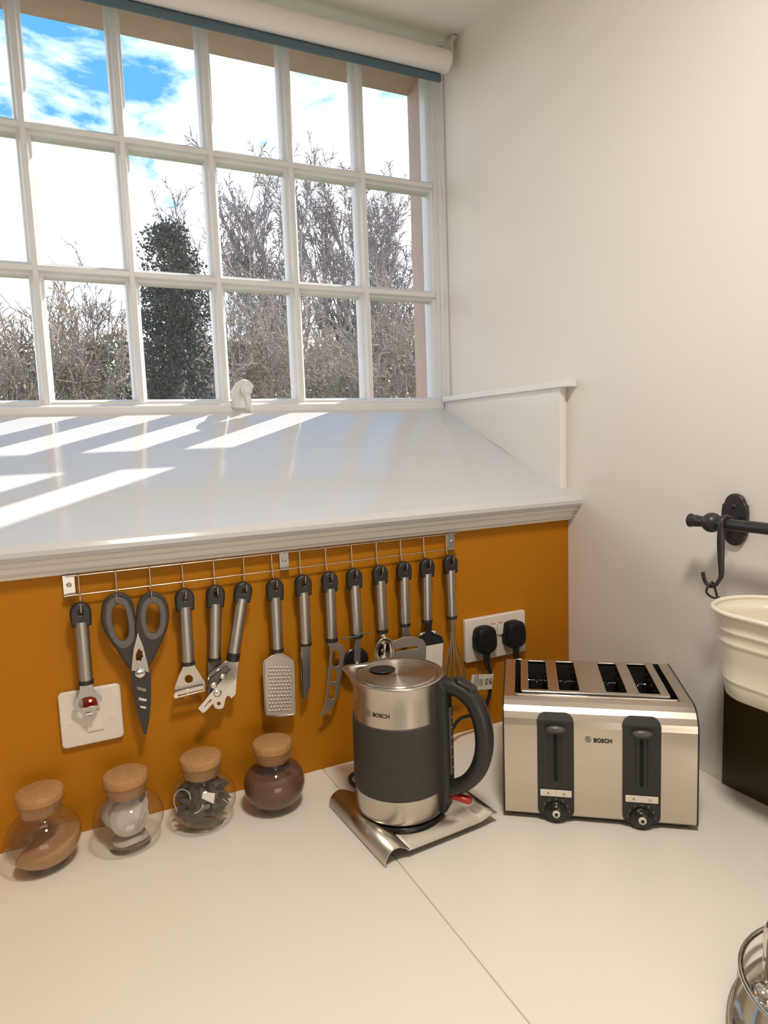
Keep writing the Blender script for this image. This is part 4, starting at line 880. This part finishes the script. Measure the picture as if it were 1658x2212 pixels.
def plant(name, label, cat, loc, seed, stems, spec, mats, split=1, group=None, minr=0.0):
    t = thing(name, label, cat, loc, group=group); rg = random.Random(seed); out = {}
    for (dx, dy, dirx, diry, L_, r) in stems:
        d = np.array([dirx, diry, 1.0]); d /= np.linalg.norm(d)
        grow(rg, np.array([loc[0]+dx, loc[1]+dy, loc[2]]), d, L_, r, 0, out, spec)
    a = [s_ for l_ in out for s_ in out[l_] if l_ <= split]; b_ = [s_ for l_ in out for s_ in out[l_] if l_ > split]
    for nm, arr, m_, k in (('trunk_and_limbs', a, mats[0], 6), ('twigs', b_, mats[1], 3)):
        if arr:
            me = segs_mesh(nm, [s_[0] for s_ in arr], [s_[1] for s_ in arr], [max(minr, s_[2]) for s_ in arr], [max(minr, s_[3]) for s_ in arr], k)
            o_ = link(nm, me, m_, t)
            if nm == 'twigs': tag(o_, kind='stuff')
    return t
# spec: level -> (segments, children, length ratio to parent, branching angle, wander, lift, start of side branches along the parent)
BIRCH = {0: (12, 17, 0, .55, .05, .03, 0), 1: (8, 9, .40, .42, .09, .08, .25), 2: (6, 6, .42, .5, .12, .03, .12), 3: (4, 0, .46, .6, .16, -.04, .1)}
THICK = {0: (9, 12, 0, .6, .08, .03, 0), 1: (6, 8, .36, .6, .14, .05, .25), 2: (4, 4, .45, .8, .22, .02, .1)}
def at(px, Y): p = onY(px, 950, Y); return p.x
def leaves(name, cen, size, m_, parent, seed, kind='stuff', asp=1.0):
    rg = np.random.default_rng(seed); c = np.asarray(cen); n = len(c)
    a = rg.normal(size=(n, 3)); a /= np.linalg.norm(a, axis=1)[:, None]; b_ = rg.normal(size=(n, 3)); b_ -= a*(a*b_).sum(1)[:, None]; b_ /= np.linalg.norm(b_, axis=1)[:, None]
    s_ = size*rg.uniform(.55, 1.3, n)[:, None]
    v = np.stack([c-a*s_, c+b_*s_*.5*asp, c+a*s_, c-b_*s_*.5*asp], 1).reshape(-1, 3)
    o_ = link(name, raw_mesh(name, v, np.arange(4*n).reshape(n, 4)), m_, parent); tag(o_, kind=kind); return o_
def tall(px, ty, Y, k=1.0): return (onY(px, ty, Y).z-GZ)*k
for px, ty, Y, seed, nst, lab in ((655, 385, 28, 1, 2, 'tall bare birch, left of the group seen through the right-hand panes'),
                                (735, 365, 38, 2, 3, 'tall bare birch with leaning trunks in the middle of the right-hand group'),
                                (810, 380, 33, 3, 2, 'tall bare birch between the last two columns of panes'),
                                (878, 365, 43, 4, 3, 'tall bare birch at the right edge beside the stone reveal'),
                                (600, 385, 49, 5, 2, 'slender bare birch at the left edge of the birch group')):
    rg = random.Random(seed*7); H = tall(px, ty, Y, .86)
    st = [(rg.uniform(-.5, .5), rg.uniform(-.3, .3), rg.uniform(-.14, .10), rg.uniform(-.06, .06), H*rg.uniform(.88, 1.0), .0055*Y*rg.uniform(.8, 1.1)) for _ in range(nst+1)]
    plant('birch_tree', lab, 'tree', (at(px, Y), Y, GZ), seed, st, BIRCH, (m_bark, m_twig), minr=.00060*Y, group='bare birches beyond the garden')
for px, ty, Y, seed, lab in ((505, 480, 56, 6, 'small thin bare tree standing alone between evergreen and birches'), (425, 440, 30, 7, 'bare birch with drooping top just behind the evergreen'), (200, 560, 40, 8, 'faint distant bare tree top above the bushes at left')):
    plant('bare_tree', lab, 'tree', (at(px, Y), Y, GZ), seed, [(0, 0, .03, 0, tall(px, ty, Y, .86), .09)], BIRCH, (m_bark, m_twig), minr=.0005*Y)
# evergreen
Y = 8.6; ex = at(392, Y); eh = tall(400, 478, Y); t = thing('evergreen_tree', 'dense dark evergreen tree seen through the third column of panes', 'tree', (ex, Y, GZ))
MB().tube([(ex, Y, GZ), (ex, Y, GZ+eh*.9)], [.20, .03], 8).build('trunk', m_bark, t)
rg = np.random.default_rng(5); cen = []
for k in range(900):
    h = rg.random()**1.1; z0 = GZ+.3+h*(eh-.42); R_ = (.72*(1-h)**.46+.03)*(1+.17*rg.normal()); a = rg.uniform(0, 2*PI); rad = R_*math.sqrt(rg.uniform(.1, 1))
    c0_ = np.array([ex+rad*math.cos(a), Y+rad*math.sin(a), z0]); cen.append(c0_+rg.normal(size=(40, 3))*np.array([.10, .10, .06]))
leaves('foliage', np.concatenate(cen), .030, m_leafdark, t, 6)
# bushes: dense bare thickets
bl = [(-95, 13, 640, 1.0, 'brown bare thicket at the far left edge of the window'), (40, 12, 680, .5, 'brown bare bush in the first pane column'), (125, 13.5, 640, 2.2, 'dense leafy brown bush in the second pane column'), (225, 13, 605, 2.0, 'taller brown bush with long shoots left of the evergreen'), (305, 15.2, 760, 1.6, 'bush in front of the foot of the evergreen, left side'),
      (450, 14.4, 700, 1.2, 'bare bush at the right foot of the evergreen'), (530, 15, 590, 1.8, 'brown thicket behind the window catch'), (605, 14, 610, 1.6, 'tall brown thicket left of the birch trunks'), (690, 15.5, 735, .7, 'pale thicket low among the birch trunks'), (770, 14, 690, .8, 'pale twiggy thicket at the foot of the middle birches'), (850, 15.5, 600, .8, 'pale sunlit thicket beside the stone reveal'), (930, 14, 620, .8, 'thicket half hidden behind the stone reveal')]
for i, (px, Y, ty, lf, lab) in enumerate(bl):
    Y = 12+3.2*(2, 0, 1, 3, 2, 0, 1, 3, 2, 0, 1, 3)[i]; rg = random.Random(50+i); x = at(px, Y); kk = Y/14; H = tall(px, ty, Y, .86)
    st = [(rg.uniform(-.5, .5)*kk, rg.uniform(-.35, .35), rg.gauss(0, .11), rg.gauss(0, .05), H*rg.uniform(.70, 1.05), .032*kk) for _ in range(13)]
    t = plant('bush', lab, 'bush', (x, Y, GZ), 80+i, st, THICK, (m_bark, m_bushtwig), group='bare bushes beyond the window', minr=.0007*Y)
    r2 = np.random.default_rng(200+i); n = int(1300*lf)
    hh = r2.uniform(.35, .90, n); cc = np.stack([x+r2.normal(size=n)*.62*(1.15-.6*hh), Y+r2.normal(size=n)*.35, GZ+hh*H*.92], 1)
    leaves('leaves', cc, .055, m_leafb, t, 300+i)
# distant wooded bank
Y = 62; t = thing('distant_trees', 'hazy belt of distant woodland behind all the nearer bushes', 'woodland', (8, Y, GZ), kind='stuff')
r2 = np.random.default_rng(9); n = 26000; x = r2.uniform(-20, 62, n); top = 10.5+.9*np.sin(x*.55)+.6*np.sin(x*1.7+1)
leaves('crowns', np.stack([x, Y+r2.uniform(-1.5, 3, n), GZ+r2.uniform(0, 1, n)**.8*top], 1), .36, m_leafb, t, 10)
